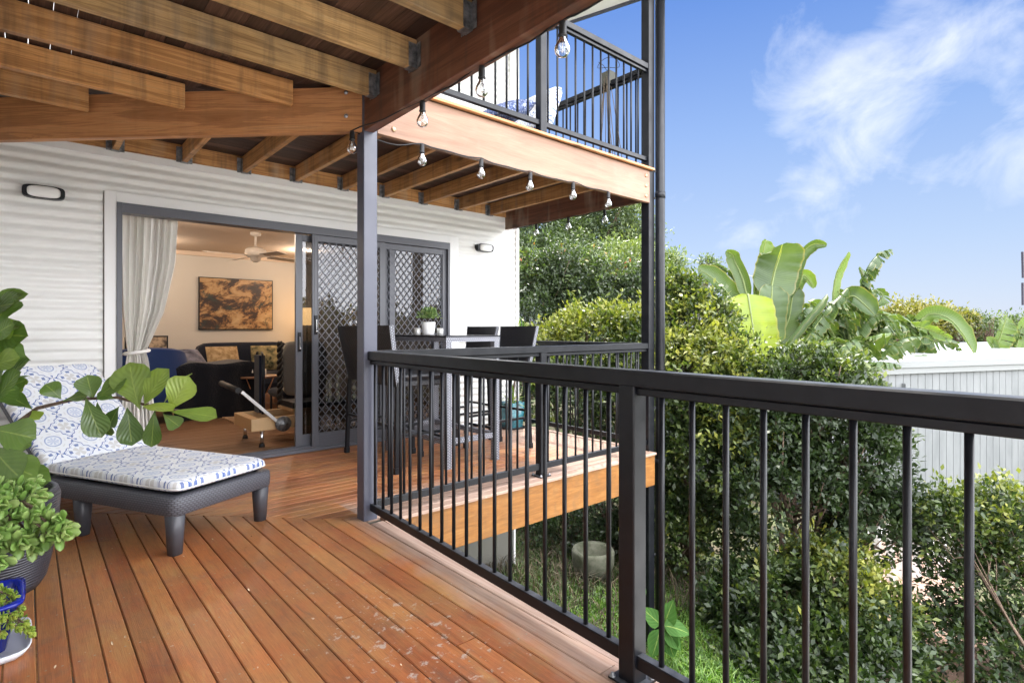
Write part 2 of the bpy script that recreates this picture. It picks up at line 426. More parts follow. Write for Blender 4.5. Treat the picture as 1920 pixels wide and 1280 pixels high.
# edge board of the near leg follows the railing
eb = MB(); eb.prism([(-.045, -.022), (-.045, 0), (.0, 0), (.0, -.022)], (edge_x(3.015) + .0, 3.015, -.001), (edge_x(-1.4), -1.4, -.001)); 
eb.build('edge_board', M_deck, deck)
fb = MB(); fb.beam((1.60, 3.052, -.165), (4.43, 3.052, -.165), .045, .285); fb.build('fascia', M_ply, deck)
fb = MB(); fb.beam((edge_x(3.0) - .055, 3.028, -.165), (edge_x(-1.4) - .055, -1.4, -.165), .045, .285); fb.build('fascia', M_ply, deck)
fb = MB(); fb.beam((4.48, 3.18, -.165), (4.48, 5.15, -.165), .045, .285); fb.build('fascia', M_ply, deck)
for xx in (.2, 1.1, 2.0, 2.9, 3.8):
    j = MB(); j.beam((xx, 3.08, -.12), (xx, 5.14, -.12), .045, .19); j.build('floor_joist', M_pine, deck)
for yy in (-.8, .1, 1.0, 1.9, 2.8):
    j = MB(); j.beam((-.5, yy, -.12), (edge_x(yy) - .08, yy, -.12), .045, .19); j.build('floor_joist', M_pine, deck)

# ------------------------------------------------------------ house
WY = 5.2; WX1 = 4.645
house = thing('house', 'two storey house clad in white horizontal corrugated sheet, with wide sliding doors', 'house', (2, WY, 0))
def corr(mb, x0, x1, z0, z1, y, side='Y', pitch=.0765, amp=.0105):
    n = max(2, int((z1 - z0) / pitch * 10)); i0 = len(mb.v)
    for k in range(n + 1):
        z = z0 + (z1 - z0) * k / n; ph = 2 * math.pi * z / pitch
        d = y - amp * (math.sin(ph) + .18 * math.sin(2 * ph + .6))
        for xx in (x0, x1): mb.v.append(V(xx, d, z) if side == 'Y' else V(-d, xx, z))
    for k in range(n):
        q = i0 + 2 * k; mb.face((q, q + 1, q + 3, q + 2), None, 0, .5, True)
cl = MB()
DX0, DX1, DZ = .523, 3.6, 2.12
corr(cl, -.52, .44, .02, 2.56, WY); corr(cl, .44, 3.73, 2.2, 2.56, WY); corr(cl, 3.73, WX1 - .03, .02, 2.56, WY)
cl.build('cladding', M_white, house)
cl = MB(); corr(cl, -.52, WX1 - .13, 2.66, 5.3, WY); cl.build('upper_cladding', M_white, house)
cl = MB(); corr(cl, -1.8, WY, .02, 2.5, .52, side='X'); cl.build('wing_cladding', M_white, house)
t = MB()
t.box(WX1 - .035, WX1 + .006, WY - .028, WY + .03, -.3, 2.5); t.box(WX1 - .14, WX1 + .006, WY - .03, WY + .03, 2.66, 5.2)
t.build('corner_trim', M_trim, house)
t = MB(); t.box(WX1 - .03, WX1, WY + .031, WY + 5.5, -1.8, 5.3); t.build('end_wall', M_trim, house)
t = MB(); t.box(.447, DX0, WY - .022, WY + .09, 0, 2.2); t.box(DX1, 3.726, WY - .022, WY + .09, 0, 2.2); t.box(DX0, DX1, WY - .0225, WY + .09, DZ, 2.2)
t.build('door_surround', M_trim, house)
t = MB(); t.box(-.5, WX1 - .04, WY - .03, WY - .0, 2.455, 2.515); t.build('top_flashing', M_trim, house)
# foundations under the house
t = MB(); t.box(-1.2, WX1 - .05, WY + .05, WY + .25, -2.6, -.02); t.build('base_wall', Mat('render_wall', (.15, .145, .125), .85), house)
t = MB(); t.box(-.75, -.52, -1.6, WY + .04, -2.6, -.02); t.build('wing_base_wall', Mat('render_wall', (.15, .145, .125), .85), house)
# interior shell
BY = 10.25; IX0, IX1, CZ = -.6, 6.6, 2.42
t = MB(); t.box(IX0, WX1 - .04, WY + .02, BY, -.03, .005, c=0); 
fl = MB(); yy = WY + .03
items = []
k = 0
while yy < BY:
    items.append((yy, yy + .178, (IX0, IX0), (WX1 - .04, WX1 - .04))); yy += .18
boards(fl, items, .012, .01, axis='X'); fl.build('room_floor', M_floor, house)
t = MB(); t.box(IX0, WX1 - .04, BY, BY + .1, 0, CZ); t.box(IX0 - .1, IX0, WY + .1, BY, 0, CZ)
t.box(WX1 - .12, WX1 - .04, WY + .1, BY, 0, CZ); t.box(IX0, .44, WY + .06, WY + .12, 0, CZ); t.box(3.74, WX1 - .13, WY + .06, WY + .12, 0, CZ); t.box(.44, 3.74, WY + .095, WY + .12, 2.2, CZ)
t.build('room_walls', M_cream, house)
t = MB(); t.box(IX0, WX1 - .04, WY + .1, BY, CZ, CZ + .05); t.build('room_ceiling', M_ceil, house)
t = MB(); t.box(IX0, WX1 - .13, BY - .045, BY - .003, CZ - .07, CZ - .002); t.build('cornice', M_ceil, house)
t = MB(); t.box(IX0, WX1 - .13, BY - .018, BY - .002, .014, .13); t.build('skirting', M_trim, house)
t = MB(); t.lathe([(.001, 0), (.035, 0), (.045, -.006), (.04, -.012), (.001, -.010)][::-1], (3.45, 8.9, CZ - .001), 20)
em = Mat('lit_downlight', (1, .8, .5)); em.b.inputs['Emission Color'].default_value = (1, .62, .3, 1); em.b.inputs['Emission Strength'].default_value = 14
t.build('downlight', em, house)
# door frame
fr = MB()
fr.box(DX0, DX0 + .035, WY - .035, WY + .09, 0, DZ); fr.box(DX1 - .03, DX1, WY - .035, WY + .09, 0, DZ)
fr.box(DX0 + .035, DX1 - .03, WY - .037, WY + .09, DZ - .075, DZ - .001)
fr.box(DX0 + .035, DX1 - .03, WY - .045, WY + .09, .003, .035)
for dy in (-.03, .005, .035, .065): fr.box(DX0 + .036, DX1 - .031, WY + dy, WY + dy + .006, .036, .05)
frame = fr.build('sliding_door_frame', M_grey, house)
def panel(mb, x0, x1, y, z0, z1, st=.055, d=.028, bot=.11):
    mb.box(x0, x0 + st, y, y + d, z0, z1); mb.box(x1 - st, x1, y, y + d, z0, z1)
    mb.box(x0 + st, x1 - st, y + .001, y + d - .001, z0, z0 + bot); mb.box(x0 + st, x1 - st, y + .001, y + d - .001, z1 - st, z1)
Z0, Z1 = .045, DZ - .078
def handle(par, x, y, z):
    h = MB(); h.beam((x, y, z - .09), (x, y, z + .09), .028, .012, up=(0, 1, 0)); h.build('handle', M_black, par)
    h = MB(); h.beam((x, y - .014, z - .05), (x, y - .014, z + .05), .012, .014, up=(0, 1, 0)); h.lathe([(.001, 0), (.009, 0), (.009, .018), (.001, .018)], (x, y - .008, z - .06), 12, axis='Y'); h.build('lock', M_chrome, par)
# open glass leaf, its edge stile seen beside the opening, and the fixed glass
for nm, x0, x1, y in (('glass_door', 1.90, 2.90, WY + .04), ('fixed_glass_door', 2.86, 3.57, WY + .005)):
    g = MB(); panel(g, x0, x1, y, Z0, Z1, .065); p = g.build(nm, M_grey, house)
    g = MB(); g.box(x0 + .065, x1 - .065, y + .011, y + .017, Z0 + .11, Z1 - .065, c=0); g.build('pane', M_glass, p)
    if nm == 'glass_door': handle(p, x0 + .033, y - .012, 1.03)
# screen doors with diamond grille
def screen(x0, x1, y, hx):
    g = MB(); panel(g, x0, x1, y, Z0, Z1, .06, .022, .12)
    g.box(x0 + .018, x0 + .024, y - .004, y, Z0, Z1); g.box(x0 + .052, x0 + .058, y - .004, y, Z0 + .1, Z1 - .05)
    for q in (.02, .045, .07, .095): g.box(x0 + .06, x1 - .06, y - .003, y, Z0 + q, Z0 + q + .006)
    p = g.build('screen_door', M_grey, house)
    w = MB(); a, b = x0 + .06, x1 - .06; c, d = Z0 + .12, Z1 - .06; px_, pz_ = .072, .088; sl = pz_ / px_
    for sg in (1, -1):
        n0 = int((d - c) / pz_) + 2
        for k in range(-n0, int((b - a) / px_) + n0 + 2):
            X0 = a + k * px_
            # z = c + sg... line through (X0, c) with slope sl*sg
            pts = []
            if sg > 0: zA = c + max(0, (a - X0)) * sl; xA = max(X0, a); xB = min(b, X0 + (d - c) / sl); zB = c + (xB - X0) * sl
            else: xB = min(X0, b); zB = c + max(0, X0 - b) * sl; xA = max(a, X0 - (d - c) / sl); zA = c + (X0 - xA) * sl
            if xB - xA < .01 or zA > d or zB > d + 1e-3 or zA < c - 1e-3 or zB < c - 1e-3: continue
            w.beam((xA, y + .011, zA), (xB, y + .011, zB), .004, .008, up=(0, 1, 0) if False else (0, 0, 1), c=.001)
    w.build('diamond_grille', M_wire, p)
    if hx: handle(p, x0 + .032, y - .008, 1.19)
screen(2.03, 2.79, WY - .03, True); screen(2.76, 3.575, WY - .006, False)

# upper storey roof
rf = MB()
zr = lambda y: 4.9 + .167 * (y - 3.845)
def slab(mb, x0, x1, y0, y1, dz0, dz1):
    i0 = len(mb.v)
    for xx in (x0, x1):
        for y in (y0, y1):
            for dz in (dz0, dz1): mb.v.append(V(xx, y, zr(y) + dz))
    for f in ((0, 1, 3, 2), (4, 6, 7, 5), (0, 4, 5, 1), (2, 3, 7, 6), (0, 2, 6, 4), (1, 5, 7, 3)): mb.face([i0 + q for q in f])
slab(rf, -.9, 5.2, 2.7, 10.6, 0, .16); roof = rf.build('roof', M_trim, house)
rf = MB(); slab(rf, 5.202, 5.23, 2.68, 10.6, -.03, .19); slab(rf, -.9, 5.2, 2.65, 2.69, -.03, .19); rf.build('gutter', M_post, house)

# ------------------------------------------------------------ upper deck
up = thing('upper_deck', 'overhead timber balcony with stained joists, dark boards and pale outer fascia', 'balcony', (1.5, 3.1, 2.5))
FB, FT = 2.335, 2.64          # fascia / beam bottom and top
def part(nm, m, f):
    b = MB(); f(b); return b.build(nm, m, up)
part('fascia', M_pale, lambda b: b.beam((1.612, 3.10, 2.49), (4.42, 3.10, 2.49), .04, .30))
part('edge_board', M_diag, lambda b: b.beam((1.60, 3.09, 2.652), (4.45, 3.09, 2.652), .10, .02))
part('long_beam', M_red, lambda b: b.beam((1.553, 3.075, 2.49), (1.50, -1.4, 2.49), .062, .31))
part('end_beam', M_red, lambda b: b.beam((4.44, 3.18, 2.50), (4.44, 5.17, 2.50), .045, .27))
dg = MB(); dg.beam((1.535, 3.115, 2.47), (-.52, 5.17, 2.47), .05, .27); diag = dg.build('diagonal_beam', M_diag, up)
part('ledger', M_pine, lambda b: b.beam((-.5, 5.172, 2.60), (4.60, 5.172, 2.60), .04, .17))
part('wing_ledger', M_pine, lambda b: b.beam((-.495, 5.15, 2.58), (-.495, -1.4, 2.58), .045, .16))
JB, JT = 2.50, 2.64
BACKX = [.511, .97, 1.425, 1.87, 2.325, 2.77, 3.232, 3.70, 4.15]
for xx in BACKX:
    y0 = max(3.125, 4.65 - xx + .03)
    j = MB(); j.beam((xx, y0, 2.57), (xx, 5.15, 2.57), .042, .135); jo = j.build('joist', M_pine, up)
NEARY = [4.74, 4.285, 3.85, 3.375, 2.93, 2.485, 2.01, 1.55, 1.09, .63, .17, -.3, -.76, -1.2]
for i, yy in enumerate(NEARY):
    x1 = 4.62 - yy - .045 if yy > 3.1 else 1.515 - (3.07 - yy) * .012
    j = MB(); j.beam((-.47, yy, 2.56), (x1, yy, 2.56), .045, .145); jo = j.build('joist', M_pine if yy > 3.0 else M_pine_grey, up)
# galvanised hangers
hg = MB()
hg.box(-.027, .027, -.045, .0, -.0735, -.0705, c=.0); hg.box(-.026, -.0235, -.05, 0, -.07, .05, c=0); hg.box(.0235, .026, -.05, 0, -.07, .05, c=0)
hg.box(-.058, -.0265, -.004, -.001, -.07, .055, c=0); hg.box(.0265, .058, -.004, -.001, -.07, .055, c=0)
for a in (-1, 1):
    for z in (-.05, -.02, .01, .04): hg.lathe([(.004, 0), (.004, .002), (.001, .003)], (a * .045, -.004, z), 8, axis='Y')
hme = hg.mesh('joist_hanger', M_galv)
UO = V(1.5, 3.1, 2.5)
for xx in BACKX: link('joist_hanger', hme, up, loc=V(xx, 5.15, 2.568) - UO)
for i, yy in enumerate(NEARY):
    if yy < 3.1:
        o = link('joist_hanger', hme, up, loc=V(1.517 - (3.07 - yy) * .012, yy, 2.557) - UO, rz=R(-90))
# bolts
bt = MB(); bt.lathe([(.013, 0), (.013, .002), (.009, .003), (.008, .008), (.001, .010)], (0, 0, 0), 12, axis='Y'); bme = bt.mesh('bolt', M_galv)
for z in (2.42, 2.56):
    link('bolt', bme, up, loc=V(1.455 - .018, 3.16 - .018, z) - UO, rz=R(-45))
bt2 = Mat('brass_bolt', (.55, .38, .24), .35, .7); bt = MB(); bt.lathe([(.016, 0), (.016, .003), (.012, .008), (.001, .011)], (0, 0, 0), 14, axis='Y'); bme2 = bt.mesh('bolt', bt2)
for z in (2.395, 2.49, 2.585): link('bolt', bme2, up, loc=V(4.365, 3.079, z) - UO)
link('bolt', bme2, up, loc=V(1.72, 3.079, 2.39) - UO)
# boards above, seen from below
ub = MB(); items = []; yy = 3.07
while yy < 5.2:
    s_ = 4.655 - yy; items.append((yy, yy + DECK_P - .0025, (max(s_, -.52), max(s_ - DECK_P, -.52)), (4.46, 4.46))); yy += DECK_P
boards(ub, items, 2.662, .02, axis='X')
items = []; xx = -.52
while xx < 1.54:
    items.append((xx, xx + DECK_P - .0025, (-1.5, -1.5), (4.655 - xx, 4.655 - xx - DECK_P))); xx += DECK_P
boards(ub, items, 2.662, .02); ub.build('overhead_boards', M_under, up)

# ------------------------------------------------------------ posts
def post(name, label, x0, x1, y0, y1, z0, z1, m=None):
    b = MB(); b.box(x0, x1, y0, y1, z0, z1, c=.004); o = b.build(name, m or M_post); return tag(o, label, 'post')
post('square_post', 'charcoal square steel post standing at the inner corner of the deck', 1.52, 1.61, 3.08, 3.17, 0, 2.66)
post('square_post', 'tall dark steel post at the outer corner, rising past both decks beside the downpipe', 4.42, 4.51, 3.085, 3.175, -2.4, 4.75, M_black)
dp = MB(); dp.tube([(4.57, 3.065, -2.3), (4.57, 3.065, 4.9)], .046, 20)
for z in (2.43, -.12): dp.tube([(4.57, 3.065, z - .03), (4.57, 3.065, z + .03)], .050, 20)
dpo = dp.build('downpipe', M_black); tag(dpo, 'round black downpipe running up beside the outer corner post', 'downpipe')
dp = MB()
for z in (2.40, 2.655, .4, -1.0): dp.beam((4.505, 3.10, z), (4.55, 3.07, z), .01, .02)
dp.build('bracket', M_black, dpo)

# ------------------------------------------------------------ railings
HR = [(-.030, -.026), (-.033, -.023), (-.033, .021), (-.028, .026), (.028, .026), (.033, .021), (.033, -.023), (.030, -.026)][::-1]
def railing(label, p0, p1, z, posts=(), first=.055, pitch=.1085, endp=.03, rad=.0088, name='balcony_railing', cap0=0, bz=(.055, .10), n_skip=0):
    p0 = V(*p0); p1 = V(*p1); d = (p1 - p0); L = d.length; d.normalize()
    root = thing(name, label, 'railing', (p0.x, p0.y, z))
    O = V(p0.x, p0.y, z)
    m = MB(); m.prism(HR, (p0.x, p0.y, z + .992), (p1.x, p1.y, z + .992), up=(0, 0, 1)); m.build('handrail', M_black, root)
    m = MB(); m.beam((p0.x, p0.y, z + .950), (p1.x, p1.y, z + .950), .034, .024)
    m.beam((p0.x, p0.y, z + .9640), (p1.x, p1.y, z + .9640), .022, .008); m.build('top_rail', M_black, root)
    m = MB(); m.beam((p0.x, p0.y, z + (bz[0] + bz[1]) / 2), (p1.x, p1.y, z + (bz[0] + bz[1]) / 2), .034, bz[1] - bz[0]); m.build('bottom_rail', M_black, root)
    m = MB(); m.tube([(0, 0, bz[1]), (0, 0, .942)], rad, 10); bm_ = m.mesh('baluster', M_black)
    pos = sorted(posts); t = first; k = 0
    while t < L - endp:
        if not any(abs(t - q) < .045 for q in pos): link('baluster', bm_, root, loc=d * t)
        t += pitch
    for q in pos:
        c = p0 + d * q; ang = math.atan2(d.y, d.x)
        m = MB(); m.beam((0, 0, .002), (0, 0, .967), .065, .065, up=(0, 1, 0), c=.004)
        m.beam((-.055, 0, .006), (.055, 0, .006), .11, .008)
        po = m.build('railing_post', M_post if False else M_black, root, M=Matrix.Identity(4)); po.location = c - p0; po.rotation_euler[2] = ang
        m = MB()
        for a in (-.045, .045):
            for b in (-.045, .045): m.lathe([(.011, .010), (.011, .013), (.007, .014), (.006, .022), (.001, .023)], (a, b, 0), 10)
        bo = m.build('base_bolts', M_galv, po, M=Matrix.Identity(4))
    return root, d, L
LN = (NR1 - NR0).length
far_end = NR0 + nrd * (LN + 2.6)
rl, dN, _ = railing('black railing nearest the camera, running from the corner post along the deck edge', (NR0.x, NR0.y + .02, 0), tuple(far_end), 0, posts=(LN + .02,), first=.035, pitch=.1080)
railing('black railing of the house-side deck, running from the corner post to the tall outer post', (1.612, 3.125, 0), (4.418, 3.125, 0), 0, posts=(1.43,), first=.10, pitch=.108)
railing('black end railing closing the house-side deck between outer post and house wall', (4.465, 3.178, 0), (4.465, 5.16, 0), 0, first=.09, pitch=.108)
railing('black railing along the front of the upper balcony, above the pale fascia', (1.612, 3.125, 2.64), (4.418, 3.125, 2.64), 2.64, posts=(1.43,), first=.10, pitch=.108, bz=(.10, .14))
railing('black railing across the far end of the upper balcony, carrying hanging cords', (4.465, 3.178, 2.64), (4.465, 5.16, 2.64), 2.64, first=.09, pitch=.108, bz=(.06, .10))

# ------------------------------------------------------------ wall lights
M_opal = Mat('opal_glass', (.82, .82, .80), .25)
def bulkhead(x, z, label):
    t = thing('wall_light', label, 'wall light', (x, WY - .01, z), local=True, group='oval bulkhead wall lights')
    m = MB(); prof = [( .118 * math.copysign(abs(math.cos(a)) ** .5, math.cos(a)), .046 * math.copysign(abs(math.sin(a)) ** .5, math.sin(a))) for a in [2 * math.pi * k / 28 for k in range(28)]]
    m.prism(prof, (0, -.055, 0), (0, .012, 0)); b = m.build('base', M_black, t)
    m = MB(); m.grid(lambda u, v: (.092 * math.copysign(abs(math.cos(2 * math.pi * u)) ** .6, math.cos(2 * math.pi * u)) * math.sin(math.pi / 2 * v), -.056 - .03 * math.cos(math.pi / 2 * v) ** .7, .040 * math.copysign(abs(math.sin(2 * math.pi * u)) ** .6, math.sin(2 * math.pi * u)) * math.sin(math.pi / 2 * v)), 28, 6)
    m.build('diffuser', M_opal, t)
bulkhead(.097, 2.12, 'black and white oval wall light on the cladding beside the curtained opening')
bulkhead(4.09, 2.11, 'small oval wall light between the screen doors and the house corner')

# ------------------------------------------------------------ string lights
sl = thing('string_lights', 'festoon string of clear round bulbs on black cable, slung under the balcony beams', 'string lights', (1.55, 3, 2.33))
SLO = V(1.55, 3, 2.33)
hp = MB(); hp.lathe([(.006, .016), (.013, .013), (.0155, -.004), (.015, -.034), (.0175, -.036), (.0175, -.042), (.012, -.044)], n=14); hme_ = hp.mesh('lamp_holder', M_cable)
bp = MB(); bp.lathe([(.012, -.040), (.0135, -.05), (.019, -.062), (.0285, -.080), (.031, -.093), (.0275, -.108), (.016, -.120), (.0005, -.124)], n=18); bme_ = bp.mesh('bulb', M_bulb)
fp = MB()
fp.tube([(0, 0, -.045), (0, 0, -.078)], .0022, 5)
for a in range(4):
    q = a * 1.57; fp.tube([(0, 0, -.060), (.010 * math.cos(q), .010 * math.sin(q), -.075), (.004 * math.cos(q), .004 * math.sin(q), -.105)], .0011, 4)
fme_ = fp.mesh('filament', M_chrome)
bulbs = [V(1.55, .96, 2.315), V(1.55, 1.474, 2.315), V(1.545, 1.97, 2.32), V(1.55, 2.475, 2.32), V(1.475, 3.14, 2.325), V(1.92, 3.07, 2.325), V(2.40, 3.065, 2.325), V(2.87, 3.065, 2.32), V(3.345, 3.065, 2.325), V(3.80, 3.07, 2.325),
         V(4.42, 3.62, 2.345), V(4.42, 4.12, 2.345), V(4.42, 4.62, 2.345)]
cab = []
for i, b in enumerate(bulbs):
    h = link('lamp_holder', hme_, sl, loc=b - SLO); link('bulb', bme_, h); link('filament', fme_, h)
    h.rotation_euler = (rng.uniform(-.06, .06), rng.uniform(-.06, .06), rng.random() * 3)
    if i:
        a = bulbs[i - 1]; drop = .012 if i not in (5, 10) else .04
        for k in range(8): t = k / 8; cab.append(a.lerp(b, t) + V(0, 0, .02 - drop * math.sin(math.pi * t) + .004 * math.sin(k * 5 + i)))
    else: cab += [V(1.53, -.8, 2.335), V(1.55, .4, 2.33)]
cab.append(bulbs[-1] + V(0, .4, .01))
cb = MB(); cb.tube(cab, .0042, 6); cb.build('cable', M_cable, sl)

# ------------------------------------------------------------ fabrics and weave
def tile_fabric():
    m = Mat('tile_print_fabric', rough=.8, spec=.2); U, W_, _ = m.sep(m.uv())
    P_ = .205
    def cell(ou, ov):
        a = (U / P_ + ou).fract() - .5; b = (W_ / P_ + ov).fract() - .5
        return a, b, (a.pw(2.) + b.pw(2.)).sqrt(), b.atan2(a)
    white = (.74, .76, .80); blue = (.07, .13, .36); pale = (.34, .42, .62); grey = (.48, .46, .44)
    a, b, r, th = cell(0, 0)
    c = m.mix(0., white, white)
    ring = (r - .185).abs().lt(.013); c = m.mix(ring * .85, c, pale)
    c = m.mix(((r - .205).abs().lt(.006)) * .8, c, blue)
    fl = r.lt(.145) * ((th * 4).cos().abs() * .9 + .1 - r * 3.2).gt(.25); c = m.mix(fl * .6, c, pale)
    a2, b2, r2, t2 = cell(.5, .5)
    edge = .335 + (t2 * 4).cos() * .055 + (t2 * 12).cos() * .018
    line = (r2 - edge).abs().lt(.014); c = m.mix(line * .9, c, blue)
    line2 = (r2 - edge + .05).abs().lt(.007); c = m.mix(line2 * .8, c, pale)
    core = r2.lt(.17) * ((t2 * 2).sin().abs() - r2 * 3.6).gt(.1); c = m.mix(core * .6, c, grey)
    pet = (r2 - .23).abs().lt(.045) * (t2 * 4 + 0).cos().gt(.55); c = m.mix(pet * .85, c, blue)
    # leaf sprigs between the motifs
    for ou, ov in ((.5, 0), (0, .5)):
        a3, b3, r3, t3 = cell(ou, ov)
        sp = (r3 - .075).abs().lt(.05) * (t3 * 4 + (.0 if ou else 1.57)).cos().gt(.35) ; c = m.mix(sp * .85, c, blue)
        dd = (r3).lt(.02); c = m.mix(dd * .8, c, grey)
    c = m.mix(((r - .29).abs().lt(.018)) * ((th * 8).cos().gt(0.)) * .35, c, grey)
    m.col(c); wv = m.noise(m.pos(), 700, 1); m.bump(wv, .1, .001); return m
M_tile = tile_fabric()
def weave(name, c0, c1, su=28., sv=60., rough=.5, bump=.6):
    m = Mat(name, rough=rough); U, W_, _ = m.sep(m.uv())
    row = (W_ * sv).floor(); a = (U * su + row * .5).fract(); b = (W_ * sv).fract()
    h = (a * 3.1416).sin().pw(.5) * (b * 3.1416).sin().pw(.5)
    m.col(m.ramp(h, [(.3, c0), (.75, c1)])); m.bump(h, bump, .003); return m
M_wk = weave('dark_weave', (.003, .003, .004), (.016, .016, .020))
M_wl = weave('grey_weave', (.03, .03, .036), (.26, .27, .31), 45., 60.)
M_wf = weave('lounger_weave', (.035, .036, .045), (.095, .097, .115), 45., 90., .45)
M_plas = Mat('lounger_plastic', (.055, .056, .066), .42)

def cushion(mb, L, W_, T, M=None, n=12, nu=18, nv=14, off=(0, 0), e=.5, sag=0.):
    for sgn in (1, -1):
        def fn(u, v):
            a = .5 - .5 * math.cos(math.pi * u); b = .5 - .5 * math.cos(math.pi * v)
            X = 2 * a - 1; Y = 2 * b - 1
            k = max(0, (1 - abs(X) ** n)) * max(0, (1 - abs(Y) ** n))
            # round the plan corners
            q = max(abs(X), abs(Y), 1e-6) / max((abs(X) ** 14 + abs(Y) ** 14) ** (1 / 14), 1e-6) if n > 5 else 1; x, y = X * q, Y * q
            z = sgn * T / 2 * k ** e - sag * (1 - X * X) * (1 - Y * Y)
            p = V(x * L / 2, y * W_ / 2, z); return M @ p if M else p
        i0 = len(mb.f); mb.grid(fn, nu, nv)
        for i in range(nu):
            for j in range(nv):
                def uvp(ii, jj): return ((.5 - .5 * math.cos(math.pi * ii / nu)) * L + off[0], (.5 - .5 * math.cos(math.pi * jj / nv)) * W_ + off[1])
                mb.uv[i0 + i * nv + j] = [uvp(i, j), uvp(i + 1, j), uvp(i + 1, j + 1), uvp(i, j + 1)]

def make_lounger(loc, rz, ang, label, group=None):
    t = thing('sun_lounger', label, 'sun lounger', loc, rz, local=True)
    f = MB(); x0, x1, y0, y1, z0, z1 = -.055, 1.83, .05, -.60, .205, .30
    rr = .05
    def loop(inset): 
        pts = []
        for cx, cy, a0 in ((x1 - rr, y0 - rr, 0), (x0 + rr, y0 - rr, 90), (x0 + rr, y1 + rr, 180), (x1 - rr, y1 + rr, 270)):
            for k in range(6): a = R(a0 + 90 * k / 5); pts.append((cx + (rr - inset) * math.cos(a), cy + (rr - inset) * math.sin(a)))
        return pts
    prof = [(0.006, z0), (0, z0 + .01), (-.004, (z0 + z1) / 2), (0, z1 - .008), (.01, z1), (.055, z1), (.055, z1 - .02)]
    lp = [loop(p[0]) for p in prof]; n = len(lp[0]); i0 = len(f.v)
    for q, l in enumerate(lp):
        for p in l: f.v.append(V(p[0], p[1], prof[q][1]))
    per = [0]
    for k in range(n): a, b = lp[0][k], lp[0][(k + 1) % n]; per.append(per[-1] + math.hypot(a[0] - b[0], a[1] - b[1]))
    hh = [0]
    for q in range(len(prof) - 1): hh.append(hh[-1] + math.hypot(prof[q][0] - prof[q + 1][0], prof[q][1] - prof[q + 1][1]))
    for q in range(len(prof) - 1):
        for k in range(n):
            k2 = (k + 1) % n; f.face((i0 + q * n + k, i0 + q * n + k2, i0 + (q + 1) * n + k2, i0 + (q + 1) * n + k), [(per[k], hh[q]), (per[k + 1], hh[q]), (per[k + 1], hh[q + 1]), (per[k], hh[q + 1])], 0, .5, True)
    f.build('frame', M_wf, t)
    s_ = MB(); s_.box(-.0, 1.78, y1 + .05, y0 - .05, .255, .285); s_.build('seat_deck', M_plas, t)
    for lx, ly in ((.0, 0.), (.0, -.55), (.735, .0), (.735, -.55), (1.74, 0.), (1.74, -.55)):
        l = MB(); a = [(.047 * math.copysign(abs(math.cos(q)) ** .7, math.cos(q)), .043 * math.copysign(abs(math.sin(q)) ** .7, math.sin(q))) for q in [2 * math.pi * k / 16 for k in range(16)]]
        l.prism(a, (lx, ly, .235), (lx, ly, 0), up=(0, 1, 0), prof1=[(p[0] * .68, p[1] * .70) for p in a], sm=True); l.build('leg', M_plas, t)
    # back rest, tilted about its foot
    Mb = Matrix.Translation(V(1.05, -.275, .30)) @ Matrix.Rotation(-ang, 4, 'Y')
    b = MB(); b.box(0, .78, -.30, .30, -.012, .018); b.build('backrest', M_wf, t, M=Mb)
    Ms = Matrix.Translation(V(.515, -.275, .345))
    c = MB(); cushion(c, 1.13, .60, .062, Ms, 24, 34, 24, e=.32, sag=.005); se = c.build('seat_cushion', M_tile, t)
    Mc = Mb @ Matrix.Translation(V(.405, 0, .052))
    c = MB(); cushion(c, .83, .62, .065, Mc, 20, 28, 22, off=(1.15, -.01), e=.34); c.build('back_cushion', M_tile, t)
    p = MB()
    pts = []
    for q in range(41):
        a = 2 * math.pi * q / 40; pts.append(V(.562 * math.copysign(abs(math.cos(a)) ** .12, math.cos(a)), .298 * math.copysign(abs(math.sin(a)) ** .12, math.sin(a)), -.012))
    p.tube([Ms @ x for x in pts], .0045, 6); p.build('piping', M_trim, se)
    return t
lang = math.atan2(.891, -.454)
make_lounger((.575, 3.275, 0), lang, R(43), 'dark woven sun lounger with blue and white tile print cushions on the lower deck')
uc = MB(); cushion(uc, .40, .56, .12, Matrix.Translation(V(3.36, 3.55, 3.03)) @ Matrix.Rotation(R(-68), 4, 'Y'), 9)
tag(uc.build('cushion', M_tile), 'tile print back cushion propped up beside the upper balcony post', 'cushion')
# shaggy pillow up there
pl = MB(); cushion(pl, .42, .34, .16, Matrix.Translation(V(2.83, 3.33, 2.84)) @ Matrix.Rotation(R(-25), 4, 'Y'), 3)
M_shag = Mat('shaggy_blue', rough=.95); M_shag.col(M_shag.ramp(M_shag.noise(M_shag.pos(), 60, 3, .7), [(.35, (.04, .06, .16)), (.55, (.12, .16, .3)), (.68, (.6, .62, .68))])); M_shag.bump(M_shag.noise(M_shag.pos(), 90, 3), 1., .02)
tag(pl.build('cushion', M_shag), 'shaggy blue and white cushion at the edge of the upper balcony', 'cushion')
rg = MB(); rg.grid(lambda u, v: (1.7 + .75 * u, 3.2 + .28 * v, 2.68 + .16 * math.sin(math.pi * v) * (.5 + .5 * math.sin(u * 4 + .5)) + .01 * math.sin(u * 40)), 40, 10)
M_rugp = Mat('woven_throw', rough=.95); M_rugp.col(M_rugp.ramp(M_rugp.noise(M_rugp.scale(M_rugp.pos(), (30, 8, 8)), 2, 3, .7), [(.38, (.10, .06, .10)), (.5, (.45, .42, .46)), (.66, (.7, .68, .66))]))
tag(rg.build('throw', M_rugp), 'crumpled patterned throw lying behind the bottom rail of the upper balcony', 'throw')
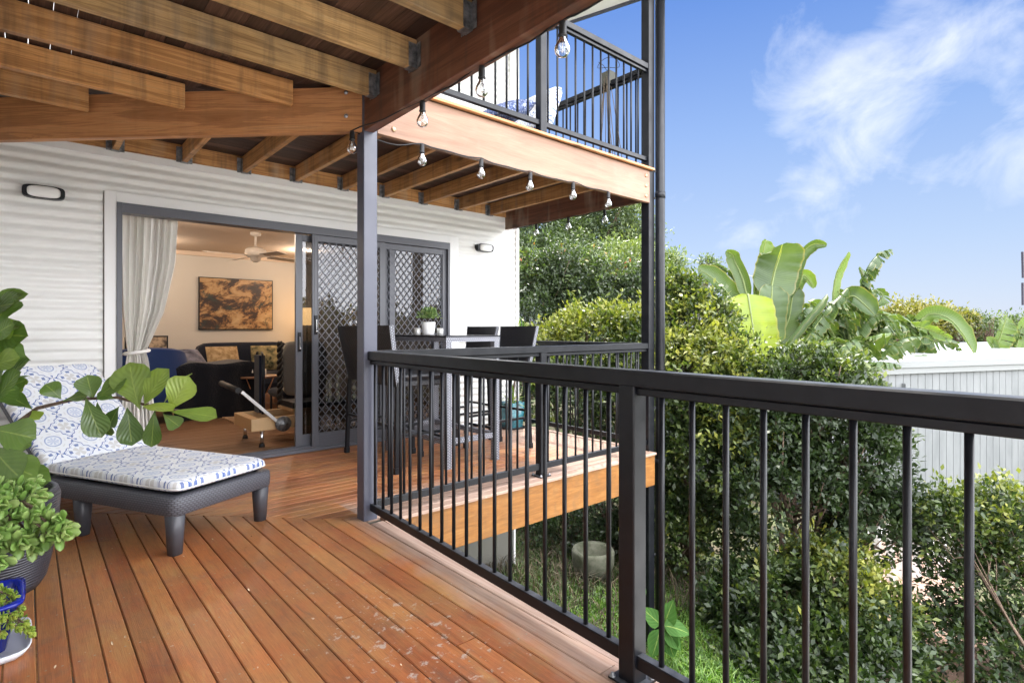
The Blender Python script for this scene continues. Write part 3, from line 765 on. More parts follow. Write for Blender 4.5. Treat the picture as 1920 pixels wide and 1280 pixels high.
# hanging cords on the far balcony rail
hc = thing('hanging_cords', 'bundle of thin cords hanging from a clamp on the upper far railing', 'cords', (4.46, 3.60, 3.66))
m = MB(); m.beam((4.46, 3.55, 3.69), (4.46, 3.65, 3.69), .10, .13); m.build('clamp', Mat('mossy_metal', (.06, .06, .045), .7), hc)
m = MB()
m.tube([V(4.46 + .11 * math.cos(a), 3.6 + .11 * math.sin(a), 3.84 + .02 * math.sin(2 * a)) for a in [2 * math.pi * k / 20 for k in range(21)]], .003, 5)
m.tube([(4.46, 3.6, 3.75), (4.40, 3.62, 3.82), (4.36, 3.65, 3.85)], .003, 5); m.build('wire_ring', M_cable, hc)
M_cord = Mat('cord', (.10, .075, .05), .8)
for k in range(12):
    a = rng.uniform(-1, 1); b = rng.uniform(-1, 1); m = MB()
    x0, y0 = 4.46 + .03 * b - .05, 3.6 + .04 * a; L = rng.uniform(.75, .98)
    m.tube([(x0, y0, 3.68), (x0 - .02 + .05 * b, y0 + .06 * a, 3.35), (x0 - .03 + .07 * b, y0 + .16 * a, 3.68 - L)], .0035, 5); m.build('cord', M_cord, hc)

# ------------------------------------------------------------ bar table, stools
TX0, TX1, TY0, TY1 = 2.58, 3.15, 3.76, 4.78
tb = thing('bar_table', 'tall grey woven bar table with dark top, potted plant standing on it', 'table', (2.86, 4.25, 0))
m = MB(); m.box(TX0, TX1, TY0, TY1, 1.045, 1.085); m.build('apron', M_wl, tb)
m = MB(); m.box(TX0 - .004, TX1 + .004, TY0 - .004, TY1 + .004, 1.086, 1.098); m.build('table_top', Mat('dark_top', (.03, .03, .035), .12), tb)
for x in (TX0 + .03, TX1 - .03):
    for y in (TY0 + .03, TY1 - .03): m = MB(); m.box(x - .028, x + .028, y - .028, y + .028, 0, 1.044); m.build('leg', M_wl, tb)
for (a, b) in (((TX0 + .06, TY0 + .03), (TX1 - .06, TY0 + .03)), ((TX0 + .06, TY1 - .03), (TX1 - .06, TY1 - .03)), ((TX0 + .03, TY0 + .06), (TX0 + .03, TY1 - .06)), ((TX1 - .03, TY0 + .06), (TX1 - .03, TY1 - .06))):
    m = MB(); m.beam((*a, .22), (*b, .22), .04, .045); m.build('stretcher', M_wl, tb)
def make_stool():
    t = thing('bar_stool', 'x', 'bar stool', (0, 0, 0), local=True, group='woven bar stools round the bar table')
    m = MB(); cushion(m, .46, .46, .07, Matrix.Translation(V(.0, 0, .765)), 10, 12, 12, sag=.012); m.build('seat', M_wk, t)
    m = MB(); m.box(-.22, .22, -.22, .22, .685, .735, c=.012); m.build('seat_frame', M_wk, t)
    i = MB()
    def bk(u, v):
        z = .70 + .48 * v; w = .205 + .05 * v; y = (2 * u - 1) * w; x = -.225 - .085 * v - .0 + .03 * (1 - (2 * u - 1) ** 2) * -1
        return x, y, z
    i.grid(lambda u, v: bk(u, v), 8, 10, uvs=(.5, .48)); i.grid(lambda u, v: (bk(u, v)[0] + .03, bk(u, v)[1], bk(u, v)[2]), 8, 10, uvs=(.5, .48))
    i.build('backrest', M_wk, t)
    e = MB()
    for s_ in (0, 1):
        e.prism([(-.017, -.006), (-.017, .006), (.017, .006), (.017, -.006)], V(*bk(s_, 0)) + V(.015, 0, 0), V(*bk(s_, 1)) + V(.015, 0, 0), up=(0, 1, 0))
    a0, a1 = bk(0, 1), bk(1, 1); e.grid(lambda u, v: (bk(u, 1)[0] + .03 * v, bk(u, 1)[1], bk(u, 1)[2]), 8, 1)
    e.build('back_edge', M_wl, t)
    for x, y in ((-.215, -.2), (-.215, .2), (.2, -.2), (.2, .2)):
        m = MB(); m.beam((x, y, .69), (x * 1.08, y * 1.08, .0), .034, .034, up=(0, 1, 0)); m.beam((x * 1.08, y * 1.08, .05), (x * 1.085, y * 1.085, .0), .042, .042, up=(0, 1, 0)); m.build('leg', M_post if False else M_black, t)
    for z, a, b in ((.30, (-.21, -.21), (.21, -.21)), (.30, (-.21, .21), (.21, .21)), (.24, (.21, -.21), (.21, .21)), (.36, (-.225, -.21), (-.225, .21))):
        m = MB(); m.beam((*a, z), (*b, z), .022, .022); m.build('stretcher', M_black, t)
    return t
st0 = make_stool()
for i, (x, y, rz, lab) in enumerate(((2.49, 4.70, 0, 'bar stool with dark woven back, left of the charcoal post, before the screen door'),
                                     (2.46, 4.12, -4, 'bar stool just right of the charcoal post, its back edge pale grey weave'),
                                     (3.42, 4.72, 180, 'bar stool on the far side of the table, nearer the screen door'),
                                     (3.44, 4.14, 183, 'bar stool on the far side of the table, nearest the garden'))):
    s_ = st0 if i == 0 else copy_tree(st0); s_.location = (x, y, 0); s_.rotation_euler[2] = R(rz); s_['label'] = lab

# ------------------------------------------------------------ leaf shapes and leaf materials
def leafmat(name, stops, transl=.35, rough=.4, vein=0., spec=.5, bumpn=0.):
    m = Mat(name, rough=rough, spec=spec); nt = m.nt; r = m.attr()
    c = m.ramp(r, stops)
    if vein:
        U, W_, _ = m.sep(m.uv()); v = (W_ - .5).abs()
        rib = 1 - v.rng(.012, .03); side = ((U * 1. - v * .9) * vein * 6.2832).cos().gt(.93)
        c = m.mix(rib * .55, c, (.34, .42, .12)); c = m.mix(side * .12, c, (.28, .38, .12))
        h = ((U - v * .9) * vein * 6.2832).cos(); m.bump(h, .15, .01)
    c = m.mix(m.noise(m.pos(), 14, 3).rng(.35, .7, 0, .25), c, (.02, .05, .012))
    m.col(c)
    t = m.n('ShaderNodeBsdfTranslucent'); tc = m.mix(1., c, (1.5, 1.7, .55), 'MULTIPLY'); m.lk(tc, t.inputs[0])
    mx = m.n('ShaderNodeMixShader'); mx.inputs[0].default_value = transl; m.lk(m.b.outputs[0], mx.inputs[1]); m.lk(t.outputs[0], mx.inputs[2])
    m.lk(mx.outputs[0], nt.nodes['Material Output'].inputs[0]); return m
L_fig = leafmat('fig_leaf', [(0, (.055, .11, .026)), (.5, (.12, .20, .042)), (.8, (.20, .29, .06)), (1, (.30, .40, .06))], .3, .28, 7., .7)
L_jade = leafmat('jade_leaf', [(0, (.13, .26, .05)), (.5, (.26, .42, .10)), (1, (.46, .56, .22))], .25, .35)
L_jadey = leafmat('yellow_jade_leaf', [(0, (.20, .34, .05)), (.5, (.36, .46, .07)), (1, (.52, .50, .10))], .25, .35)
L_small = leafmat('small_leaf', [(0, (.09, .17, .06)), (.5, (.22, .32, .13)), (1, (.45, .52, .25))], .3, .6)
L_strap = leafmat('strap_leaf', [(0, (.10, .22, .05)), (.6, (.30, .38, .08)), (1, (.55, .52, .16))], .35, .5)
L_weed = leafmat('weed_leaf', [(0, (.030, .085, .015)), (1, (.05, .125, .024))], .25, .75, 5., .2)
M_bark = Mat('bark', (.10, .065, .045), .85); M_bark.col(M_bark.ramp(M_bark.noise(M_bark.pos(), 40, 4, .7), [(.3, (.05, .03, .022)), (.7, (.19, .13, .09))])); M_bark.bump(M_bark.noise(M_bark.pos(), 60, 4), .6, .01)
def broad_leaf(mb, base, d, nrm, L, W_, shape='fig', curl=.25, fold=.18, r=.5, nu=7, wav=.03):
    d = V(*d).normalized(); nrm = V(*nrm); sd_ = d.cross(nrm).normalized(); nrm = sd_.cross(d).normalized(); base = V(*base); ph = rng.random() * 6
    def w(t):
        if shape == 'fig': return (math.sin(math.pi * min(1, t) ** 1.55) ** .62) * (.42 + .62 * t) * (1 if t < .98 else .6)
        if shape == 'banana': return min(1, t * 7) ** .7 * min(1, (1 - t) * 3.2) ** .6
        if shape == 'ovate': return math.sin(math.pi * t ** .62) ** .85
        return math.sin(math.pi * t) ** .8
    def fn(u, v):
        a = (v - .5) * 2; ww = w(u) * W_ / 2 + .0005
        x = L * u; z = -curl * L * u * u - fold * abs(a) ** 1.4 * ww * -1 + wav * W_ * math.sin(u * 9 + ph + a * 1.5) * abs(a)
        return base + d * (x * (1 - .25 * curl * u)) + sd_ * (a * ww) + nrm * z
    mb.grid(fn, nu, 4, r=r)

# ---- plant on the table
pp = thing('table_plant', 'small bushy plant in a white pot on the bar table', 'potted plant', (2.885, 4.5, 1.1))
m = MB(); m.lathe([(.001, 0), (.052, 0), (.058, .01), (.066, .115), (.062, .118), (.056, .10), (.001, .10)], (2.885, 4.5, 1.1), 24); m.build('pot', Mat('white_ceramic', (.8, .8, .8), .3), pp)
m = MB()
for k in range(420):
    a = rng.random() * 6.28; e = rng.random() ** .6 * 1.5; rr = rng.uniform(.03, .115)
    c = V(2.885, 4.5, 1.245) + V(math.cos(a) * math.sin(e) * rr, math.sin(a) * math.sin(e) * rr, math.cos(e) * rr * .9)
    d = (c - V(2.885, 4.5, 1.21)).normalized() + V(rng.uniform(-.5, .5), rng.uniform(-.5, .5), rng.uniform(-.2, .6))
    broad_leaf(m, c, d, (rng.uniform(-1, 1), rng.uniform(-1, 1), 1), .03, .017, 'x', r=rng.random(), nu=2)
m.build('foliage', L_small, pp)
def votive(x, y, label):
    m = MB(); m.lathe([(.001, 0), (.026, 0), (.03, .004), (.031, .062), (.028, .062), (.026, .01), (.001, .01)], (x, y, 1.0985), 18)
    tag(m.build('glass_votive', Mat('etched_glass', (.6, .6, .58), .2, .3)), label, 'candle holder')
votive(2.80, 4.56, 'small glass votive on the table, between plant pot and charcoal post'); votive(2.97, 4.43, 'small glass votive on the table at the garden side of the plant pot')
# ---- teal pot with strappy plant at the house corner
tp = thing('corner_plant', 'spiky yellow green plant in a teal glazed pot at the house corner', 'potted plant', (4.28, 4.9, 0))
m = MB(); m.lathe([(.001, .0), (.105, 0), (.11, .01), (.128, .29), (.118, .29), (.10, .25), (.001, .25)], (4.27, 4.88, .012), 32, sq=4)
M_teal = Mat('teal_glaze', (.02, .10, .13), .12); M_teal.col(M_teal.ramp(M_teal.noise(M_teal.pos(), 9, 4), [(.35, (.012, .06, .08)), (.65, (.05, .20, .24))])); m.build('pot', M_teal, tp)
m = MB(); m.lathe([(.001, 0), (.13, 0), (.145, .02), (.001, .018)], (4.27, 4.88, 0), 32, sq=4); m.build('saucer', M_black, tp)
m = MB(); m.tube([(4.28, 4.88, .25), (4.31, 4.87, .6), (4.33, 4.80, .98)], [.012, .010, .008], 7); m.build('stem', M_bark, tp)
m = MB()
for cx, cy, cz, n_, L in ((4.33, 4.80, .98, 26, .34), (4.25, 4.86, .27, 22, .26)):
    for k in range(n_):
        a = rng.random() * 6.28; e = rng.uniform(.25, 1.25); d = V(math.cos(a) * math.cos(e), math.sin(a) * math.cos(e), math.sin(e))
        broad_leaf(m, (cx, cy, cz), d, (0, 0, 1) if e < 1 else (math.cos(a), math.sin(a), .4), L * rng.uniform(.7, 1.1), .022, 'x', curl=.45, r=rng.random(), nu=6)
m.build('foliage', L_strap, tp)

# ---- fiddle leaf fig, left
fg = thing('fiddle_leaf_fig', 'fiddle leaf fig reaching a long leafy branch out over the sun lounger', 'potted plant', (-.30, 3.72, 0))
m = MB(); m.lathe([(.001, 0), (.15, 0), (.19, .34), (.18, .35), (.165, .31), (.001, .31)], (-.30, 3.72, 0), 32); m.build('pot', Mat('plain_pot', (.5, .48, .45), .6), fg)
m = MB()
A = [V(-.30, 3.72, .3), V(-.30, 3.7, .6), at(-30, 810, 2.85), at(30, 795, 2.85), at(70, 765, 2.9), at(140, 748, 2.9), at(220, 745, 2.95), at(300, 765, 2.95), at(345, 770, 2.95)]
m.tube(A, [.02, .018, .014, .012, .010, .009, .008, .006, .004], 8)
m.tube([V(-.30, 3.7, .6), at(-40, 700, 2.75), at(-15, 600, 2.75), at(-5, 560, 2.75)], [.016, .012, .009, .006], 8)
m.tube([V(-.30, 3.7, .45), at(-30, 880, 2.6), at(10, 900, 2.6)], [.012, .010, .005], 8); m.build('stem', M_bark, fg)
m = MB()
def pl_(px, py, d, dx, dy, dd, L, W_, nx=0, ny=.3, nd=-1, r=.5, curl=.2, shape='fig', mb=None, fold=.18):
    """leaf at a pixel: direction and normal in camera axes (right, up, towards)"""
    s_, c_ = math.sin(YAW), math.cos(YAW); Rt = V(c_, -s_, 0); F = V(s_, c_, 0); Uz = V(0, 0, 1)
    L *= 1.22; W_ *= 1.5
    broad_leaf(mb or m, at(px, py, d), Rt * dx + Uz * dy + F * dd, Rt * nx + Uz * ny + F * nd, L, W_, shape, curl, fold, r, 9)
# branch cluster at its end
pl_(262, 768, 2.93, -.25, 1, -.1, .22, .165, .1, .2, -1, .78); pl_(268, 766, 2.90, .42, 1, .0, .20, .135, -.3, .5, -1, .88)
pl_(300, 768, 2.92, .35, .9, .3, .20, .09, -.9, .2, -.4, .8); pl_(318, 770, 2.9, .45, .8, -.1, .17, .12, .5, .4, -1, .95)
pl_(320, 772, 2.9, 1, -.02, -.1, .21, .09, 0, 1, -.6, .75, .1); pl_(262, 760, 2.88, .9, -.02, -.3, .19, .075, 0, 1, -.4, .97, .05)
pl_(238, 762, 2.93, .15, -1, 0, .165, .10, .4, .2, -1, .1, -.1); pl_(290, 768, 2.93, -.1, -1, 0, .17, .07, .5, .2, -1, .15, .1)
pl_(225, 760, 2.95, -.55, -.8, 0, .12, .07, .2, .5, -1, .05); pl_(305, 775, 2.95, .3, -.5, .4, .11, .07, 0, .6, -1, .3)
# along the branch
pl_(175, 748, 2.92, -.1, 1, -.3, .11, .10, .3, .5, -1, .35); pl_(180, 748, 2.9, .75, .7, 0, .15, .10, -.3, .5, -1, .45)
pl_(160, 745, 2.88, .5, -.9, -.2, .19, .10, .4, .6, -1, .3); pl_(182, 752, 2.9, .1, -1, .1, .17, .10, -.4, .5, -1, .2)
pl_(115, 748, 2.88, -.3, .5, -.2, .09, .08, 0, .8, -.6, .4)
pl_(118, 752, 2.88, .6, .25, .1, .10, .07, 0, .8, -.6, .3); pl_(62, 768, 2.86, -.7, .6, -.2, .13, .07, .2, .8, -.6, .25); pl_(60, 770, 2.86, .4, -.2, -.2, .06, .05, 0, .8, -.6, .9)
pl_(215, 748, 2.94, -.4, .3, -.3, .07, .06, 0, .8, -.8, .2)
# the mass of leaves up the left edge
for k in range(34):
    t = k / 33; py = 575 + 190 * t + rng.uniform(-12, 12); px = rng.uniform(-55, 6)
    pl_(px, py, rng.uniform(2.62, 2.86), rng.uniform(-.3, 1), rng.uniform(-.15, .8), rng.uniform(-.7, .5), rng.uniform(.13, .18), rng.uniform(.095, .13), rng.uniform(-.5, .5), rng.uniform(.1, 1.), -1, rng.uniform(.2, .85), rng.uniform(.05, .4))
for k in range(9):
    py = 800 + k * 16 + rng.uniform(-6, 6); pl_(rng.uniform(-40, 10), py, rng.uniform(2.45, 2.75), rng.uniform(.4, 1), rng.uniform(-.7, .3), rng.uniform(-.4, .1), rng.uniform(.14, .19), rng.uniform(.10, .13), rng.uniform(-.4, .4), rng.uniform(.3, 1), -1, rng.uniform(.35, .6), .25)
m.build('foliage', L_fig, fg)

# ---- jade plant in a ribbed pot
def thick_leaf(mb, p, d, n, L, W_, T, r):
    d = d.normalized(); s_ = d.cross(n).normalized(); n = s_.cross(d)
    i0 = len(mb.v); K = 6; ts = (0, .3, .62, .86, 1.); ws = (.16, .6, 1., .78, .1)
    for t, w in zip(ts, ws):
        for k in range(K):
            a = 2 * math.pi * k / K; mb.v.append(p + d * (L * t) + s_ * (W_ / 2 * w * math.cos(a)) + n * (T / 2 * w * math.sin(a) + .15 * L * t * t))
    for j in range(len(ts) - 1):
        for k in range(K):
            k2 = (k + 1) % K; q = i0 + j * K; mb.face((q + k, q + k2, q + K + k2, q + K + k), None, 0, r, True)
def rosette(mb, p, ax, n_, L, r0):
    ax = ax.normalized(); o = ax.orthogonal().normalized(); b = ax.cross(o)
    for k in range(n_):
        a = k * 2.4 + rng.random() * .5; e = .25 + 1.05 * k / n_
        d = ax * math.cos(e) + (o * math.cos(a) + b * math.sin(a)) * math.sin(e)
        thick_leaf(mb, p - ax * .012 * k / n_ * 2, d, ax, L * (.65 + .45 * k / n_), L * .55, L * .16, min(1, max(0, r0 + rng.uniform(-.3, .3) - .3 * k / n_)))
jp = thing('jade_plant', 'pale green jade plant spilling from a grey ribbed round pot', 'potted plant', (-.12, 3.33, 0))
M_rib = Mat('ribbed_pot', (.045, .047, .06), .4); U_, W__, _z = M_rib.sep(M_rib.pos()); M_rib.bump((_z * 520 + M_rib.noise(M_rib.pos(), 7, 3) * 9).sin(), .6, .004)
m = MB(); m.lathe([(.001, 0), (.17, 0), (.195, .04), (.235, .22), (.245, .40), (.235, .43), (.215, .43), (.205, .37), (.001, .36)], (-.12, 3.33, 0), 40); m.build('pot', M_rib, jp)
m = MB(); mf = MB(); C0 = V(-.12, 3.33, .38)
tips = [at(*p) for p in ((20, 925, 2.35), (45, 912, 2.4), (70, 930, 2.4), (78, 955, 2.3), (60, 975, 2.25), (100, 975, 2.25), (118, 1000, 2.2), (112, 1032, 2.15), (90, 1000, 2.2), (40, 1015, 2.15), (30, 1005, 2.2), (15, 985, 2.2), (5, 945, 2.2), (-15, 960, 2.2), (20, 960, 2.3), (100, 1015, 2.2), (75, 1010, 2.25), (0, 1050, 2.1), (118, 990, 2.25), (90, 945, 2.4), (50, 940, 2.35), (-10, 1000, 2.1), (60, 905, 2.5), (30, 900, 2.5), (5, 1020, 2.15), (65, 1020, 2.2), (-20, 920, 2.3))]
for p in tips[::4] + tips[1::4] + tips[2::4]:
    q = C0.lerp(p, .55) + V(0, 0, .05); m.tube([C0 + V(rng.uniform(-.08, .08), rng.uniform(-.08, .08), 0), q, p], [.008, .006, .004], 6)
    ax = (p - q).normalized() + V(0, 0, .35)
    rosette(mf, p, ax, 9, .070, .75)
    for k in range(1): pp_ = q.lerp(p, rng.uniform(.4, .85)) + V(rng.uniform(-.03, .03), rng.uniform(-.03, .03), rng.uniform(0, .03)); rosette(mf, pp_, V(rng.uniform(-.6, .9), rng.uniform(-.9, .3), .6), 6, .056, .6)
m.build('stem', M_bark, jp); mf.build('foliage', L_jade, jp)
# ---- blue pot with yellowish succulent
bp_ = thing('blue_pot_plant', 'yellow green succulent in a low blue glazed pot on a white tray', 'potted plant', (-.15, 2.73, 0))
m = MB(); m.lathe([(.001, .02), (.10, .02), (.135, .18), (.15, .185), (.15, .195), (.125, .195), (.11, .16), (.001, .155)], (-.15, 2.73, 0), 40, sq=6)
m.build('pot', Mat('cobalt_glaze', (.010, .02, .26), .10), bp_)
m = MB(); m.lathe([(.001, 0.003), (.15, 0.003), (.168, .03), (.163, .032), (.148, .012), (.001, .011)], (-.15, 2.73, 0), 40, sq=6); m.build('tray', Mat('white_plastic', (.62, .64, .68), .4), bp_)
m = MB(); mf = MB(); C0 = V(-.15, 2.73, .15)
for p in [at(*p) for p in ((10, 1108, 2.0), (30, 1120, 1.98), (15, 1135, 1.95), (40, 1140, 1.98), (25, 1155, 1.93), (48, 1170, 1.95), (60, 1188, 1.96), (35, 1178, 1.93), (5, 1160, 1.9), (0, 1130, 1.95), (-20, 1110, 2.0), (-10, 1180, 1.88), (50, 1182, 1.95), (20, 1172, 1.92), (-15, 1145, 1.9), (5, 1190, 1.9))]:
    q = C0.lerp(p, .5) + V(0, 0, .06); m.tube([C0, q, p], [.007, .005, .003], 6); rosette(mf, p, (p - q) + V(0, 0, .02), 12, .026, .6)
    for k in range(3): rosette(mf, q.lerp(p, rng.uniform(.3, .9)) + V(rng.uniform(-.015, .015), rng.uniform(-.015, .015), .008), V(rng.uniform(-.6, .9), rng.uniform(-.9, .3), .7), 8, .022, .4)
m.build('stem', M_bark, bp_); mf.build('foliage', L_jadey, bp_)
# few dry bits on the boards
M_dry = Mat('dry_leaf', (.45, .36, .24), .8)
lt = MB()
for k in range(60):
    x, y = rng.uniform(-.2, 1.5), rng.uniform(1.3, 4.6)
    broad_leaf(lt, (x, y, .004), (rng.uniform(-1, 1), rng.uniform(-1, 1), .1), (0, 0, 1), rng.uniform(.004, .016), rng.uniform(.002, .006), 'x', -.5, nu=3)
tag(lt.build('litter', M_dry), 'tiny dry leaf scraps scattered over the deck boards', 'leaf litter', kind='stuff')
# ------------------------------------------------------------ inside the living room
def fabric(name, c, rough=.9, n=0., sc=200, c2=None):
    m = Mat(name, c, rough, spec=.15)
    if c2: m.col(m.ramp(m.noise(m.pos(), sc, 4, .6), [(.35, c), (.65, c2)]))
    if n: m.bump(m.noise(m.pos(), sc, 3), n, .01)
    m.b.inputs['Sheen Weight'].default_value = .3 if n else .1
    return m
M_curt = fabric('linen_curtain', (.82, .80, .76)); M_navy = fabric('navy_velvet', (.010, .013, .024)); M_blue = fabric('blue_velvet', (.014, .034, .12), .8)
M_fur = fabric('black_fleece', (.004, .006, .012), 1., 1., 55); M_lth = fabric('tan_leather', (.20, .095, .05), .5)
t = thing('curtain', 'cream linen curtain gathered by a tieback at the edge of the open doorway', 'curtain', (.72, 5.36, 0))
def cur(u, v):
    z = 2.095 - 2.07 * u
    zs = [2.1, 1.7, 1.3, 1.05, .97, .90, .6, .3, 0]; L_ = [.555, .556, .572, .600, .612, .600, .570, .560, .556]; R_ = [.975, .955, .875, .775, .738, .760, .79, .81, .83]
    xs0 = float(np.interp(-z, [-q for q in zs], L_)); xs1 = float(np.interp(-z, [-q for q in zs], R_)); w = xs1 - xs0
    amp = .030 * min(1, w / .3) ** .7
    return xs0 + w * v + .006 * math.sin(v * 55 + u * 2), 5.37 + amp * math.sin(v * 2 * math.pi * 9 + 1.2 * math.sin(u * 3) + .8 * math.sin(v * 7)) + .010 * math.sin(v * 71 + 2), z
m = MB(); m.grid(cur, 44, 150); m.build('drape', M_curt, t)
m = MB(); m.tube([(.675 + .082 * math.cos(a), 5.365 + .055 * math.sin(a), .965 + .012 * math.cos(a)) for a in [2 * math.pi * k / 24 for k in range(25)]], .014, 8); m.build('tieback', M_curt, t)
m = MB(); m.tube([(.535, 5.42, 2.09), (3.6, 5.42, 2.09)], .010, 8); tag(m.build('curtain_rail', M_trim), 'thin white curtain rail behind the door head', 'curtain rail')
# painting
M_art = Mat('abstract_art', rough=.5); U, W_, _ = M_art.sep(M_art.uv())
q = M_art.comb(U + W_ * .55, W_ * 1.6 - U * .5, 0.)
n1 = M_art.noise(q, 2.4, 10, .72, .5); n2 = M_art.noise(M_art.scale(q, (1, 1, 1), (4, 2, 1)), 3.2, 8, .7, .8)
c = M_art.ramp(n1, [(.34, (.006, .006, .007)), (.46, (.035, .015, .010)), (.49, (.16, .075, .025)), (.53, (.34, .20, .085)), (.66, (.46, .32, .17))])
c = M_art.mix(n2.rng(.56, .62, 0, .8), c, (.012, .028, .028)); c = M_art.mix(M_art.noise(q, 9, 6, .7).rng(.60, .64, 0, .9), c, (.01, .007, .006)); M_art.col(c)
t = thing('painting', 'wide abstract painting in black, brown and gold on the far living room wall', 'painting', (2.7, 10.2, 1.15))
m = MB(); m.box(2.13, 3.30, 10.21, 10.245, 1.14, 2.01); p = m.build('frame', M_black, t)
m = MB(); m.grid(lambda u, v: (2.145 + 1.14 * u, 10.208, 1.155 + .84 * v), 1, 1, sm=False, uvs=(1.14, .84)); m.build('canvas', M_art, t)
# ceiling fan
t = thing('ceiling_fan', 'white ceiling fan with four blades hanging in the living room', 'ceiling fan', (2.27, 7.7, CZ))
FC = V(2.27, 7.7, 0); Mw = Mat('fan_white', (.62, .56, .50), .5)
m = MB(); m.lathe([(.001, CZ), (.065, CZ - .002), (.06, CZ - .04), (.02, CZ - .055), (.013, CZ - .06), (.013, 2.24), (.03, 2.23), (.09, 2.215), (.125, 2.19), (.13, 2.13), (.11, 2.10), (.07, 2.09), (.06, 2.05), (.03, 2.03), (.001, 2.025)][::-1], FC, 28); m.build('motor', Mw, t)
for a in (12, 102, 192, 282):
    m = MB(); d = V(math.cos(R(a)), math.sin(R(a)), 0); s_ = V(-d.y, d.x, 0)
    m.beam(FC + d * .09 + V(0, 0, 2.12), FC + d * .2 + V(0, 0, 2.11), .03, .008)
    m.prism([(-.055, -.003), (-.055, .003), (.055, .003), (.055, -.003)], FC + d * .18 + V(0, 0, 2.11), FC + d * .64 + V(0, 0, 2.10), up=V(0, 0, 1) + s_ * .2, prof1=[(-.068, -.003), (-.068, .003), (.068, .003), (.068, -.003)]); m.build('blade', Mw, t)
# far sofa
def soft(mb, x0, x1, y0, y1, z0, z1, n=8):
    cushion(mb, x1 - x0, y1 - y0, z1 - z0, Matrix.Translation(V((x0 + x1) / 2, (y0 + y1) / 2, (z0 + z1) / 2)), n, 14, 12)
t = thing('sofa', 'long black velvet sofa against the wall under the painting', 'sofa', (2.7, 9.7, 0))
for nm, b in (('seat', (2.0, 3.55, 9.15, 10.05, .12, .46)), ('backrest', (2.0, 3.55, 9.85, 10.15, .2, .93)), ('armrest', (3.4, 3.62, 9.2, 10.0, .1, .62))):
    m = MB(); soft(m, *b, 12); m.build(nm, M_navy, t)
# big chaise with fleece throw nearer the door
t = thing('corner_sofa', 'dark sofa end buried under a black fleece throw', 'sofa', (1.8, 8.3, 0))
m = MB(); soft(m, 1.42, 2.35, 7.85, 9.2, .08, .60, 12); m.build('seat', M_navy, t)
m = MB(); m.grid(lambda u, v: (1.36 + 1.02 * u + .012 * math.sin(v * 30), 7.80 + .7 * max(0, v - .5) * 2 - .02 * math.sin(u * 22) * (1 - v), (.02 + .70 * min(1, v * 2) - .06 * abs(2 * u - 1) ** 4) + .02 * math.sin(u * 9)), 40, 20)
m.grid(lambda u, v: (1.36 - .0, 7.80 + .7 * u, .04 + .66 * v), 10, 10); m.grid(lambda u, v: (2.38, 7.80 + .7 * u, .04 + .66 * v), 10, 10)
tag(m.build('throw', M_fur), 'shaggy black fleece throw draped to the floor over the sofa end', 'throw')
# armchair
t = thing('armchair', 'royal blue velvet tub armchair with pale wooden legs seen from behind', 'armchair', (1.05, 8.1, 0))
AC = V(1.10, 8.15, 0)
m = MB()
def sh(u, v):
    a = R(-205 + 230 * u); rr = .44 + .05 * math.sin(math.pi * v) + (0.0); z = .17 + (.74 - .14 * abs(2 * u - 1) ** 2) * v
    return AC.x + rr * math.cos(a) * (1.0), AC.y + rr * math.sin(a) * .9, z
m.grid(sh, 30, 12); m.grid(lambda u, v: (AC.x + (sh(u, 1)[0] - AC.x) * (1 - .22 * v), AC.y + (sh(u, 1)[1] - AC.y) * (1 - .22 * v), sh(u, 1)[2] + .02 * math.sin(math.pi * v)), 30, 4)
m.build('shell', M_blue, t); m = MB(); soft(m, .76, 1.44, 7.85, 8.55, .17, .46, 6); m.build('seat', M_blue, t)
Mo = Mat('pale_oak', (.50, .33, .17), .5)
for x, y in ((1.38, 7.82), (.80, 7.80), (1.38, 8.45), (.82, 8.45)): m = MB(); m.tube([(x, y, 0), (x - .02, y + .02, .19)], [.013, .026], 10); m.build('leg', Mo, t)
def pillow(x, y, z, rz, rx, w, h, mat, label):
    M = Matrix.Translation(V(x, y, z)) @ Matrix.Rotation(R(rz), 4, 'Z') @ Matrix.Rotation(R(rx), 4, 'X')
    m = MB(); cushion(m, w, h, .15, M, 2.4, 14, 14, e=.7); tag(m.build('throw_pillow', mat), label, 'cushion')
pillow(2.35, 9.60, .68, 8, 68, .48, .42, fabric('gold_pillow', (.20, .13, .06), c2=(.40, .30, .18), sc=14), 'mottled gold cushion leaning on the left half of the black sofa')
pillow(3.0, 9.60, .68, -6, 70, .46, .42, fabric('leaf_pillow', (.02, .03, .02), c2=(.35, .28, .14), sc=9), 'leaf patterned cushion on the right half of the black sofa')
pillow(1.75, 9.0, .74, 20, 40, .42, .36, fabric('stripe_pillow', (.01, .012, .03), c2=(.2, .2, .26), sc=6), 'dark striped cushion between blue armchair and black sofa')
